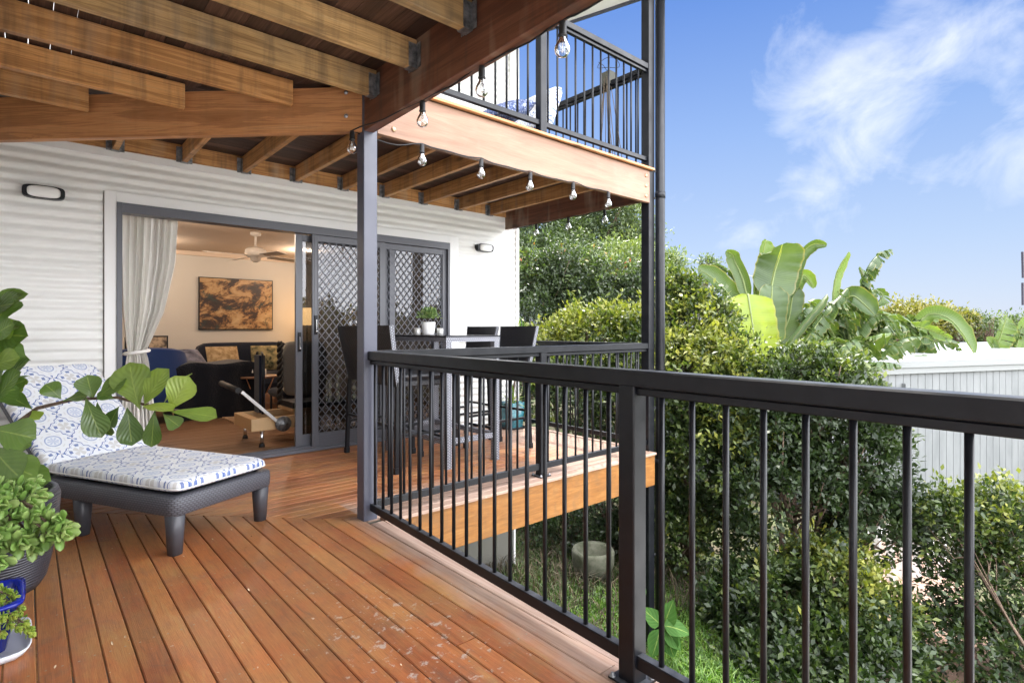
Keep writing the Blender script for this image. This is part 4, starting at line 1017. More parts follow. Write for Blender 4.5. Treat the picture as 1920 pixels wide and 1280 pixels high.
# sideboard with framed photographs, far left
t = thing('sideboard', 'dark sideboard behind the armchair at the far wall', 'sideboard', (1.1, 10, 0))
m = MB(); m.box(.35, 1.68, 9.8, 10.2, .02, .80); m.build('body', M_navy, t); m = MB(); m.box(.32, 1.72, 9.77, 10.22, .801, .84); m.build('top', M_black, t)
M_pic = Mat('old_photograph', rough=.4); M_pic.col(M_pic.ramp(M_pic.noise(M_pic.pos(), 11, 4), [(.4, (.05, .03, .02)), (.6, (.4, .3, .2))]))
def pframe(x, w, h, label):
    t = thing('photo_frame', label, 'photo frame', (x, 9.95, .84)); m = MB()
    for a, b, c_, d in ((x - w / 2, x + w / 2, 0, .02), (x - w / 2, x + w / 2, h - .02, h), (x - w / 2, x - w / 2 + .02, .02, h - .02), (x + w / 2 - .02, x + w / 2, .02, h - .02)): m.box(a, b, 9.94, 9.96, .841 + c_, .841 + d)
    m.build('frame', M_black, t); m = MB(); m.box(x - w / 2 + .02, x + w / 2 - .02, 9.945, 9.955, .861, .841 + h - .02); m.build('picture', M_pic, t)
pframe(1.52, .27, .21, 'dark framed photograph at the right end of the sideboard'); pframe(1.22, .24, .19, 'pale framed photograph beside the curtain on the sideboard')
# rug
m = MB(); m.box(1.9, 4.2, 6.6, 8.9, .014, .024); tag(m.build('rug', fabric('rug', (.36, .22, .13), c2=(.45, .32, .2), sc=60)), 'tan rug beneath the exercise machine and coffee table', 'rug')
# pilates reformer
t = thing('pilates_reformer', 'wooden framed pilates reformer on chrome legs just inside the doorway', 'exercise machine', (1.7, 5.9, 0))
Mb_ = Mat('birch', (.52, .34, .17), .45)
m = MB(); m.box(1.62, 3.9, 5.62, 5.66, .17, .29); m.box(1.62, 3.9, 6.16, 6.20, .17, .29); m.box(1.62, 1.70, 5.6605, 6.1595, .172, .288); m.build('frame', Mb_, t)
for x in (1.72, 3.8):
    for y in (5.64, 6.18):
        m = MB(); m.tube([(x, y, .03), (x, y, .17)], .017, 12); m.build('leg', M_chrome, t); m = MB(); m.tube([(x, y, .012), (x, y, .045)], [.028, .022], 12); m.build('foot', M_cable, t)
m = MB(); m.box(2.05, 2.9, 5.72, 6.10, .34, .40, c=.012); m.build('carriage', M_black, t); m = MB(); m.box(2.03, 2.92, 5.71, 6.11, .315, .338); m.build('carriage_base', Mb_, t)
m = MB(); m.box(1.80, 1.86, 5.98, 6.16, .29, .88, c=.015); m.build('tower_pad', M_navy, t)
for y in (5.97, 6.17): m = MB(); m.tube([(1.83, y, .28), (1.83, y, .88), (1.83, y + (.03 if y < 6 else -.03), .91)], .012, 10); m.build('tower_post', M_black, t)
m = MB(); m.beam((1.52, 5.57, .565), (1.86, 5.57, .235), .03, .012, up=(0, 1, 0)); m.build('footbar_arm', Mat('silver_arm', (.62, .62, .62), .35, .6), t)
m = MB(); m.tube([(1.50, 5.60, .575), (1.50, 6.2, .60)], .028, 12); m.build('footbar', M_cable, t)
m = MB(); m.lathe([(.001, 0), (.075, 0), (.075, .012), (.03, .016), (.02, .03), (.001, .03)][::-1], (1.90, 5.575, .225), 20, axis='Y'); m.build('gear_disc', M_galv, t)
# ottoman, coffee table, chair with rope post
t = thing('ottoman', 'round tan leather pouf beyond the exercise machine', 'pouf', (2.75, 7.6, 0))
m = MB(); m.lathe([(.001, .02), (.24, .02), (.33, .09), (.36, .19), (.33, .29), (.24, .35), (.001, .365)], (2.68, 7.55, 0), 28); m.build('body', M_lth, t)
m = MB(); m.tube([(2.68 + .355 * math.cos(a), 7.55 + .355 * math.sin(a), .2) for a in [2 * math.pi * k / 28 for k in range(29)]], .008, 6); m.build('seam', M_bark, t)
t = thing('side_table', 'small round table on copper wire legs holding a white vase', 'side table', (2.2, 7.9, 0)); Mc = Mat('copper', (.6, .3, .16), .3, .9)
m = MB(); m.lathe([(.001, 0), (.27, 0), (.275, .012), (.27, .024), (.001, .024)], (2.35, 7.95, .50), 28); m.build('top', Mat('walnut', (.20, .10, .055), .4), t)
for k in range(8):
    a = k * .785; m = MB(); m.tube([(2.35 + .24 * math.cos(a), 7.95 + .24 * math.sin(a), .50), (2.35 + .14 * math.cos(a + .3), 7.95 + .14 * math.sin(a + .3), .25), (2.35 + .22 * math.cos(a + .6), 7.95 + .22 * math.sin(a + .6), .02)], .006, 6); m.build('wire_leg', Mc, t)
m = MB(); m.lathe([(.001, 0), (.04, 0), (.06, .05), (.055, .11), (.03, .14), (.035, .16)], (2.27, 7.85, .525), 20); tag(m.build('vase', M_trim), 'small white vase on the copper legged side table', 'vase')
m = MB(); m.box(2.42, 2.50, 8.0, 8.06, .525, .60, c=.004); tag(m.build('candle_box', M_trim), 'little white box on the copper legged side table', 'box')
t = thing('rope_chair', 'grey chair with a twisted black rope post behind the glass door edge', 'chair', (2.5, 6.9, 0))
m = MB(); soft(m, 2.30, 2.85, 6.75, 6.87, .35, 1.0, 10); m.build('backrest', fabric('grey_felt', (.18, .175, .16)), t); m = MB(); soft(m, 2.30, 2.85, 6.8, 7.35, .30, .42, 10); m.build('seat', M_navy, t)
m = MB()
for s_ in (0, math.pi): m.tube([(2.26 + .018 * math.cos(z * 45 + s_), 6.74 + .018 * math.sin(z * 45 + s_), z) for z in [.1 + .9 * k / 70 for k in range(71)]], .02, 7)
m.build('rope_post', M_cable, t)
for x, y in ((2.34, 6.8), (2.8, 6.8), (2.34, 7.3), (2.8, 7.3)): m = MB(); m.tube([(x, y, .013), (x, y, .32)], .015, 8); m.build('leg', M_black, t)
# floor lamp, lit, at the right of the room
t = thing('floor_lamp', 'lit floor lamp glowing warm behind the edge of the glass door', 'lamp', (4.0, 9.8, 0))
m = MB(); m.lathe([(.001, .014), (.14, .014), (.14, .03), (.015, .04), (.012, 1.3), (.001, 1.3)], (3.72, 9.72, 0), 20); m.build('stand', M_black, t)
Ms = Mat('lamp_shade_glow', (.8, .55, .3)); Ms.b.inputs['Emission Color'].default_value = (1, .55, .2, 1); Ms.b.inputs['Emission Strength'].default_value = 2.2
m = MB(); m.lathe([(.20, 1.22), (.15, 1.52)], (3.72, 9.72, 0), 28); m.build('lamp_shade', Ms, t)
def lamp(nm, loc, e, rad=.1, col=(1, .83, .66)):
    l = bpy.data.lights.new(nm, 'POINT'); l.energy = e; l.color = col; l.shadow_soft_size = rad; o = bpy.data.objects.new(nm, l); COL.objects.link(o); o.location = loc
lamp('lamp_light', (3.72, 9.72, 1.40), 20); lamp('downlight_light', (3.45, 8.9, 2.30), 15, .05); lamp('downlight_light', (1.2, 7.0, 2.30), 11, .05); lamp('downlight_light', (1.2, 9.2, 2.30), 13, .05); lamp('downlight_light', (3.0, 6.6, 2.30), 9, .05)
for x, y in ((1.2, 7.0), (1.2, 9.2), (3.0, 6.6)):
    m = MB(); m.lathe([(.001, -.010), (.04, -.012), (.045, -.006), (.035, 0), (.001, 0)], (x, y, CZ - .001), 16); m.build('downlight', em, house)
# ------------------------------------------------------------ ground
def gz(x, y):
    d = math.hypot(x - 2, y - 3)
    z = -1.85 - .10 * max(0, min(x - 4, 10)) + .05 * math.sin(x * .9 + 1) * math.cos(y * .7)
    if d > 30: z -= .012 * (d - 30)
    return max(z, -6.5)
M_gr = Mat('ground_soil', rough=.95); P = M_gr.pos()
M_gr.col(M_gr.mix(M_gr.noise(P, 1.7, 6, .65).rng(.42, .6), (.055, .075, .018), (.10, .075, .045))); M_gr.bump(M_gr.noise(P, 12, 6), .6, .05)
m = MB(); N = 60
cs = sorted({round(math.copysign(abs(q) ** 2.2 * 900, q), 3) for q in [k / N * 2 - 1 for k in range(N + 1)]}); i0 = 0
for a in cs:
    for b in cs: m.v.append(V(a + 4, b + 3, gz(a + 4, b + 3)))
n = len(cs)
for i in range(n - 1):
    for j in range(n - 1): m.face((i * n + j, (i + 1) * n + j, (i + 1) * n + j + 1, i * n + j + 1), None, 0, .5, True)
o = m.build('ground', M_gr); tag(o, 'green and brown garden ground below the deck', kind='structure')
m = MB(); m.grid(lambda u, v: (-9 + 20 * u, -16 + 15.6 * v, gz(-9 + 20 * u, -16 + 15.6 * v) + .04), 16, 14)  # pale yard out of view, added to bounce light up to the joists
Mp = Mat('bounce_concrete', rough=.85); Mp.col(Mp.ramp(Mp.noise(Mp.pos(), 1.3, 6, .65), [(.3, (.60, .59, .56)), (.7, (.72, .71, .68))])); o = m.build('bounce_paving', Mp); tag(o, 'unseen pale concrete yard added below the near end of the deck to bounce light', kind='structure')
# brown concrete path beside the shed
m = MB(); a, b = V(6.3, .6, 0), V(10.5, 1.7, 0)
m.grid(lambda u, v: (6.1 + 5 * u, .7 + 1.3 * u + 1.2 * v, gz(6.1 + 5 * u, .7 + 1.3 * u + 1.2 * v) + .03), 12, 4); M_path = Mat('brown_path', (.30, .19, .14), .85); o = m.build('path', M_path); tag(o, 'brown concrete path below the hedge beside the shed', kind='structure')

def np_mesh(name, verts, quads, rnd, mats, uv=None):
    me = bpy.data.meshes.new(name); nv, nf = len(verts), len(quads)
    me.vertices.add(nv); me.vertices.foreach_set('co', verts.astype(np.float32).ravel())
    me.loops.add(nf * 4); me.loops.foreach_set('vertex_index', quads.astype(np.int32).ravel())
    me.polygons.add(nf); me.polygons.foreach_set('loop_start', np.arange(0, nf * 4, 4, dtype=np.int32)); me.polygons.foreach_set('loop_total', np.full(nf, 4, np.int32))
    at_ = me.attributes.new('rnd', 'FLOAT', 'FACE'); at_.data.foreach_set('value', rnd.astype(np.float32))
    if uv is not None: ul = me.uv_layers.new(name='UVMap'); ul.data.foreach_set('uv', uv.astype(np.float32).ravel())
    me.materials.append(mats.m); me.update(calc_edges=True); me.validate(); return me
nr = np.random.default_rng(5)
def unit(a): return a / np.maximum(np.linalg.norm(a, axis=-1, keepdims=True), 1e-9)
def snoise(p, s, seed):
    r = np.random.default_rng(seed); v = np.zeros(len(p))
    for k in range(6):
        d = r.normal(size=3); d /= np.linalg.norm(d); v += np.sin(p @ d * s * (1 + .35 * k) + r.random() * 6) / (1 + .25 * k)
    return v / 3
def crown_mesh(name, lobes, n_cl, per, L, W_, spread, mat, seed, young=.35, gap=.25, inner=.25, up=.35, ctip=1.):
    """sprays of separate leaves through the volume of several lobes"""
    r = np.random.default_rng(seed); lobes = [(np.array(c, float), np.array(q, float)) for c, q in lobes]
    area = np.array([q[0] * q[1] + q[1] * q[2] + q[0] * q[2] for c, q in lobes]); cnt = (n_cl * area / area.sum()).astype(int)
    C, O = [], []
    for (c, q), k in zip(lobes, cnt):
        u = unit(r.normal(size=(k, 3))); u[:, 2] = np.where(u[:, 2] < -.35, -u[:, 2], u[:, 2])
        bump = 1 + .16 * snoise(u * 3 + c, 2.6, seed + 3) + .07 * snoise(u * 9 + c, 3., seed + 4)
        rad = np.where(r.random(k) < inner, r.uniform(.45, .9, k), r.uniform(.88, 1.08, k)) * bump; rad = np.where(r.random(k) < .14, rad * r.uniform(1.06, 1.36, k), rad)
        C.append(c + u * q * rad[:, None]); O.append(unit(u / q))
    C = np.concatenate(C); O = np.concatenate(O)
    keep = np.ones(len(C), bool)
    for c, q in lobes: keep &= (((C - c) / q) ** 2).sum(1) > .30
    keep &= snoise(C, 3.6 / max(.35, spread * 4), seed + 7) > -1 + gap * 1.2 - 1.0 * (r.random(len(C)) < .6)
    C, O = C[keep], O[keep]; n = len(C) * per
    cc = np.repeat(C, per, 0); oo = np.repeat(O, per, 0)
    axis = unit(oo + np.array([0, 0, up]) + r.normal(size=(n, 3)) * .35)
    t = r.random(n)[:, None]
    P0 = cc + axis * (t - .5) * spread * 1.6 + r.normal(size=(n, 3)) * spread * .42
    ax = unit(axis * .5 + r.normal(size=(n, 3)) * .75 + oo * .35 + np.array([0, 0, .1])); nm = unit(r.normal(size=(n, 3)) * .55 + np.array([0, 0, .9]) + oo * .5)
    sd_ = unit(np.cross(ax, nm)); nm = np.cross(sd_, ax)
    sc = r.uniform(.45, 1.35, n)[:, None]; l = L * sc; w = W_ * sc
    a = P0; b = P0 + ax * l * .48 + sd_ * w / 2 + nm * w * .10; c2 = P0 + ax * l - nm * l * .08; d = P0 + ax * l * .48 - sd_ * w / 2 + nm * w * .10
    verts = np.stack([a, b, c2, d], 1).reshape(-1, 3); quads = np.arange(n * 4).reshape(-1, 4)
    base = np.repeat(r.random(len(C)), per) * .35 + r.random(n) * .35
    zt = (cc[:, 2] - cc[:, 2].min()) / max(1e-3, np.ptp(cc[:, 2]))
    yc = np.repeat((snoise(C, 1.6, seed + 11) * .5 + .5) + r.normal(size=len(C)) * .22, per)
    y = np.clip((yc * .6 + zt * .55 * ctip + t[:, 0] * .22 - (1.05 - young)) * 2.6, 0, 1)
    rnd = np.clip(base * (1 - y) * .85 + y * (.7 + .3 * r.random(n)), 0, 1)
    return np_mesh(name, verts, quads, rnd, mat)
def ftmat(name, stops, transl=.28, rough=.42): return leafmat(name, stops, transl, rough)
F_lil = ftmat('lilly_pilly_leaf', [(0, (.008, .018, .005)), (.3, (.022, .040, .011)), (.58, (.066, .095, .020)), (.80, (.16, .18, .032)), (1, (.30, .29, .05))])
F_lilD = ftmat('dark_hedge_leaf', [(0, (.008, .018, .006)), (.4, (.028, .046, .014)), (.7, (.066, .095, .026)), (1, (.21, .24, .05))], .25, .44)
F_red = ftmat('red_tip_leaf', [(0, (.018, .032, .016)), (.45, (.055, .075, .035)), (.72, (.10, .15, .04)), (.90, (.22, .24, .06)), (1, (.45, .07, .04))])
F_tree = ftmat('tree_leaf', [(0, (.025, .042, .020)), (.4, (.075, .105, .045)), (.8, (.14, .18, .065)), (1, (.24, .27, .08))])
F_yel = ftmat('yellow_tree_leaf', [(0, (.04, .055, .02)), (.5, (.10, .11, .03)), (1, (.26, .22, .05))])
def tree(name, label, cat, base, lobes, n_cl, per, L, W_, spread, mat, seed, trunk_r=.05, group=None, **k):
    t = thing(name, label, cat, base, group=group)
    me = crown_mesh('crown', lobes, n_cl, per, L, W_, spread, mat, seed, **k); o = link('crown', me, t); o.location = -V(*base)
    m = MB(); B = V(*base)
    for i, (c, q) in enumerate(lobes):
        c = V(*c); top = c + V(0, 0, q[2] * .35); mid = B.lerp(c, .5) + V(rng.uniform(-.1, .1), rng.uniform(-.1, .1), 0)
        m.tube([B + V(rng.uniform(-.04, .04), rng.uniform(-.04, .04), -.05), mid, c, top], [trunk_r, trunk_r * .7, trunk_r * .45, trunk_r * .15], 7)
        for j in range(9):
            e = c + V(rng.uniform(-1, 1) * q[0] * .8, rng.uniform(-1, 1) * q[1] * .8, rng.uniform(-.3, .8) * q[2]); m.tube([mid.lerp(c, rng.random()), mid.lerp(e, .6), e], [trunk_r * .4, trunk_r * .25, trunk_r * .08], 5)
    m.build('trunk', M_bark, t); return t
def lob(px, py, d, rx, ry, rz): p = at(px, py, d); return ((p.x, p.y, p.z), (rx, ry, rz))
G = lambda x, y: (x, y, gz(x, y))
# hedge of lilly pillies beyond the deck
tree('lilly_pilly', 'tall lilly pilly with lime tips rising right beside the black downpipe', 'shrub', G(6.6, 4.0),
     [lob(1305, 610, 7.6, .36, .5, .45), lob(1272, 565, 7.9, .22, .35, .36), lob(1300, 730, 7.3, .70, .9, .8), lob(1360, 720, 7.2, .28, .5, .40), lob(1350, 860, 7.0, .7, .9, .8), lob(1300, 1000, 7.3, .75, .8, .6)], 2300, 22, .074, .036, .10, F_lil, 11, young=.46, trunk_r=.05)
tree('lilly_pilly', 'broad glossy lilly pilly in front of the banana leaves', 'shrub', G(6.3, 2.5),
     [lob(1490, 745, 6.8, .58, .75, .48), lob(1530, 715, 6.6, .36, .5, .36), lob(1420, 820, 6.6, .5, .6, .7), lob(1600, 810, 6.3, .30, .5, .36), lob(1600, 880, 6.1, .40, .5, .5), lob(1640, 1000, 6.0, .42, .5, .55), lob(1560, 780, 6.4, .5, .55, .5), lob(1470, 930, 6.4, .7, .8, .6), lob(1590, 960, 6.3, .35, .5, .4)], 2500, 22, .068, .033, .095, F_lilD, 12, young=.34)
tree('lilly_pilly', 'low lime tipped lilly pilly in front of the hedge, behind the middle balusters', 'shrub', G(5.5, 1.7),
     [lob(1450, 1130, 5.7, .50, .5, .42), lob(1560, 1110, 5.6, .45, .45, .48), lob(1640, 1160, 5.5, .38, .4, .30), lob(1390, 1160, 5.8, .36, .4, .34), lob(1540, 1230, 5.2, .6, .5, .42), lob(1450, 1270, 5.0, .40, .4, .30), lob(1640, 1260, 5., .5, .4, .35)], 1300, 22, .066, .034, .09, F_lil, 13, young=.40)
tree('lilly_pilly', 'loose leafy shrub against the grey shed wall at the right edge', 'shrub', G(6.2, .3),
     [lob(1790, 1000, 5.6, .33, .35, .36), lob(1880, 990, 5.6, .42, .4, .42), lob(1740, 1010, 6.0, .30, .3, .36), lob(1860, 1110, 5.5, .5, .5, .45), lob(1930, 1080, 5.5, .5, .5, .6), lob(1800, 1220, 5.3, .55, .5, .35), lob(1900, 1230, 5.3, .6, .5, .4)], 1500, 20, .064, .032, .10, F_lil, 14, trunk_r=.018, young=.40, gap=.9)
tree('lilly_pilly', 'yellow green lilly pilly bushes just behind the far deck railing', 'shrub', G(7.3, 6.6),
     [lob(1030, 660, 9.6, .5, .6, .42), lob(1100, 640, 9.3, .55, .6, .50), lob(1165, 640, 9.2, .5, .6, .5), lob(1060, 760, 9.0, .8, .9, .8), lob(1150, 760, 8.8, .8, .9, .8), lob(1210, 700, 8.7, .5, .8, .9)], 1900, 20, .085, .04, .13, F_lil, 15, young=.60, gap=.6)
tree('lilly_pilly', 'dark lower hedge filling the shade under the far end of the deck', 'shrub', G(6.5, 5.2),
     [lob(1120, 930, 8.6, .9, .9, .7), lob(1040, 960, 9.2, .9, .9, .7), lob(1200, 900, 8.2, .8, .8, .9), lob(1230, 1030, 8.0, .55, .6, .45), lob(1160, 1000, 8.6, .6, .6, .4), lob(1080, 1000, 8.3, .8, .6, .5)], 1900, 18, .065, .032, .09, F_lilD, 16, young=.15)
tree('red_tip_shrub', 'big grey green shrub with red new tips against the house end', 'shrub', G(9.2, 11.5),
     [lob(1000, 560, 14.5, .8, 1.2, 1.1), lob(1060, 535, 14.2, .9, 1., .9), lob(1010, 640, 14, 1.2, 1.2, 1.2)], 2000, 18, .10, .042, .15, F_red, 17, young=.30)
tree('red_tip_shrub', 'big grey green shrub with red new tips left of the tall outer post', 'shrub', G(10.6, 9.6),
     [lob(1130, 560, 14, 1.0, 1.1, .95), lob(1185, 575, 13.6, .8, .9, .8), lob(1150, 650, 13.6, 1.3, 1.2, 1.2), lob(1235, 610, 13.4, .7, .8, .9)], 2000, 18, .10, .042, .15, F_red, 18, young=.36)
tree('fine_leaf_tree', 'feathery bright green tree behind the red tipped shrubs', 'tree', G(15, 13.5), [lob(1175, 520, 19, 1.6, 1.2, 1.0), lob(1110, 540, 19, 1.3, 1., .9), lob(1230, 535, 18.5, .8, .8, .9), lob(1262, 500, 18.5, .28, .4, .4)], 1500, 16, .13, .05, .2, F_tree, 19, young=.55, trunk_r=.1)
tree('gum_tree', 'tall olive green tree seen between balcony and outer post', 'tree', G(19, 21), [lob(1110, 450, 28, 2.0, 2., 1.9), lob(1155, 420, 27, 1.5, 1.8, 1.5), lob(1075, 490, 27, 1.8, 1.8, 1.6), lob(1180, 480, 26, 1.1, 1.2, 1.5), lob(1128, 540, 26, 2.6, 2, 1.8)], 3000, 16, .17, .07, .30, F_tree, 20, young=.35, trunk_r=.22)
tree('gum_tree', 'dark leafy tree rising just right of the white house corner', 'tree', G(14, 21), [lob(1000, 450, 26, 1.8, 2., 2.0), lob(975, 420, 26, 1.3, 1.6, 1.8), lob(1025, 500, 25, 1.6, 1.8, 1.4), lob(980, 530, 25, 2.0, 2, 1.8)], 2400, 16, .17, .07, .28, F_tree, 21, young=.15, trunk_r=.22)
tree('sparse_tree', 'sprig of thin foliage standing over the hedge left of the banana leaves', 'tree', G(14.5, 8.5), [lob(1330, 500, 15.5, .25, .3, .25), lob(1320, 530, 15.5, .3, .3, .3)], 160, 12, .10, .045, .13, F_tree, 22, young=.3, trunk_r=.06, gap=1.2)
# evergreens behind the yard, seen only as a dark reflection in the door glass
for k, (x, y) in enumerate(((3, -17), (9, -15.5), (15, -13), (20, -9))):
    tree('yard_tree', ('dense dark yard shrub straight behind the viewer', 'dense dark yard shrub second from the left behind the yard', 'dense dark yard shrub third along behind the yard', 'dense dark yard shrub at the garden end of the yard')[k], 'shrub', G(x, y), [((x, y, -.3), (3.2, 1.4, 1.9)), ((x + 1, y, .6), (2., 1.2, 1.4))], 900, 12, .3, .16, .4, F_lilD, 60 + k, trunk_r=.12)
# far trees on the right horizon
tree('dome_tree', 'distant yellow green dome shaped tree over the banana leaves', 'tree', G(52, 17), [lob(1715, 612, 52, 3.6, 3., 1.8), lob(1675, 618, 52, 2.0, 3., 1.3), lob(1760, 615, 52, 2.6, 3., 1.5)], 1300, 14, .34, .17, .5, F_yel, 23, young=.60, trunk_r=.3)
tree('dark_tree', 'distant dark tree left of the far bare trees', 'tree', G(60, 12), [lob(1800, 632, 58, 2.2, 2, 1.2), lob(1830, 640, 56, 3.0, 2, 1.4), lob(1770, 640, 56, 3, 2, 1.4)], 900, 14, .36, .16, .6, F_tree, 24, young=.1, trunk_r=.25)
tree('dark_tree', 'distant low tree line piece behind the last banana plant at the right', 'tree', G(62, 4), [lob(1905, 630, 56, 3, 2, 1.6), lob(1860, 634, 56, 3, 2, 1.5), lob(1820, 640, 56, 3, 2, 1.5), lob(1640, 635, 56, 3., 2, 2.0)], 900, 14, .36, .16, .6, F_tree, 25, young=.3, trunk_r=.25)
for px, h, lab in ((1822, 590, 'distant thin limbed tree, left of the pair on the horizon'), (1855, 592, 'distant thin limbed tree, right of the pair on the horizon'), (1790, 598, 'distant thin tree over the arching banana leaf')):
    p = at(px, 655, 50); tree('bare_tree', lab, 'tree', (p.x, p.y, p.z - 1), [lob(px, h + 12, 50, .9, .9, .9), lob(px + 8, h + 28, 50, 1.1, .9, .8), lob(px - 9, h + 26, 50, .8, .8, .7)], 90, 9, .26, .12, .35, F_tree, 30 + px, young=.1, gap=1.4, trunk_r=.10)

# ------------------------------------------------------------ banana plants
def bmat(name, stops, tr): 
    m = Mat(name, rough=.42); nt = m.nt; r = m.attr(); U, W_, _ = m.sep(m.uv()); v = (W_ - .5).abs()
    c = m.ramp(r, stops); c = m.mix((1 - v.rng(.014, .028)) * .8, c, (.42, .48, .12))
    rib = ((U * 46. + v * 1.) * 6.2832).cos(); c = m.mix(rib.rng(.3, 1, 0, .10), c, (.30, .42, .14)); m.bump(rib, .12, .01)
    c = m.mix(m.noise(m.pos(), 3.5, 4).rng(.4, .7, 0, .35), c, (.09, .14, .04)); e = v.rng(.455, .5); c = m.mix(e * .5, c, (.30, .24, .10)); m.col(c)
    t = m.n('ShaderNodeBsdfTranslucent'); m.lk(m.mix(1., c, (1.7, 1.6, .5), 'MULTIPLY'), t.inputs[0]); mx = m.n('ShaderNodeMixShader'); mx.inputs[0].default_value = tr
    m.lk(m.b.outputs[0], mx.inputs[1]); m.lk(t.outputs[0], mx.inputs[2]); m.lk(mx.outputs[0], nt.nodes['Material Output'].inputs[0]); return m
B_leaf = bmat('banana_leaf', [(0, (.034, .065, .024)), (.5, (.062, .105, .034)), (.85, (.10, .16, .038)), (1, (.24, .31, .012))], .36)
B_stem = Mat('banana_stem', (.16, .20, .07), .6)
def crm(P, t):
    n = len(P) - 1; f = min(t * n, n - 1e-6); i = int(f); f -= i
    p0, p1, p2, p3 = P[max(i - 1, 0)], P[i], P[i + 1], P[min(i + 2, n)]
    return .5 * ((2 * p1) + (p2 - p0) * f + (2 * p0 - 5 * p1 + 4 * p2 - p3) * f * f + (3 * p1 - p0 - 3 * p2 + p3) * f ** 3)
def blade(mb, stem, pts, W_, roll=0, torn=0., r=.5, fold=.35, stalk=None):
    P = [at(*p) if len(p) == 3 and abs(p[0]) > 60 else V(*p) for p in pts]; N = 26 if torn else 18
    F = V(math.sin(YAW), math.cos(YAW), 0)
    def frame(t):
        p = crm(P, t); tg = (crm(P, min(1, t + .02)) - crm(P, max(0, t - .02))).normalized(); s_ = tg.cross(F).normalized(); n_ = s_.cross(tg)
        s2 = Matrix.Rotation(R(roll), 3, tg) @ s_; n2 = Matrix.Rotation(R(roll), 3, tg) @ n_; return p, s2, n2, tg
    def wd(t): return W_ / 2 * min(1, (t + .02) * 7) ** .6 * min(1, (1.02 - t) * 3.4) ** .6
    for side in (1, -1):
        k = 0
        while k < N:
            run = rng.choice((1, 1, 2, 3)) if torn else N
            if torn and rng.random() > torn: run = rng.choice((3, 4, 5))
            run = min(run, N - k); dr = fold + (rng.uniform(-.2, .9) * torn if torn else 0); rr = min(1, max(0, r + rng.uniform(-.12, .12) * (1 if torn else 0)))
            sk = rng.uniform(-.3, .3) * torn; rows = []
            for j in range(run + 1):
                t = (k + j) / N; p, s2, n2, tg = frame(t); w = wd(t) * (1 + (rng.uniform(-.15, .1) if torn else 0)); row = []
                cl = 1 - (.16 * abs(j / run - .5) * 2 if torn else 0)
                for q in range(5):
                    a = q / 4; wave = .03 * W_ * math.sin(t * 40 + side) * a
                    g = (p + s2 * side * w * a * math.cos(dr * a) + n2 * (-w * math.sin(dr * a) * a + wave) + tg * (w * a * (.12 + sk)))
                    g.z -= dr * .35 * w * a * a * (torn * 1.6)
                    if torn and q: pm = frame((k + run / 2) / N)[0]; g = g.lerp(g + (pm - p) * .3 * a * cl, 1)
                    row.append(g)
                rows.append(row)
            i0 = len(mb.v)
            for row in rows: mb.v += row
            for j in range(run):
                for q in range(4):
                    i = i0 + j * 5 + q; t0, t1 = (k + j) / N, (k + j + 1) / N; a0, a1 = .5 + side * q / 8, .5 + side * (q + 1) / 8
                    mb.face((i, i + 5, i + 6, i + 1), [(t0, a0), (t1, a0), (t1, a1), (t0, a1)], 0, rr, True)
            k += run
    stem.tube([crm(P, k / 14) - frame(k / 14)[2] * .008 for k in range(15)], [.022 - .0014 * k for k in range(15)], 6)
    if stalk is not None:
        S0 = at(*stalk) if abs(stalk[0]) > 60 else V(*stalk); stem.tube([S0, S0.lerp(P[0], .5) + V(0, 0, .05), P[0]], [.06, .035, .022], 7)
def banana(label, foot, leaves, cen):
    f = at(*foot); B = V(f.x, f.y, gz(f.x, f.y)); t = thing('banana_plant', label, 'banana plant', B, group='banana plants beyond the hedge')
    m = MB(); s_ = MB(); top = at(*cen); s_.tube([B, B.lerp(top, .5), top], [.13, .11, .07], 12)
    for lf in leaves: blade(m, s_, *lf[:2], **dict(lf[2], stalk=lf[2].get('stalk', cen)))
    m.build('leaves', B_leaf, t); s_.build('stem', B_stem, t)
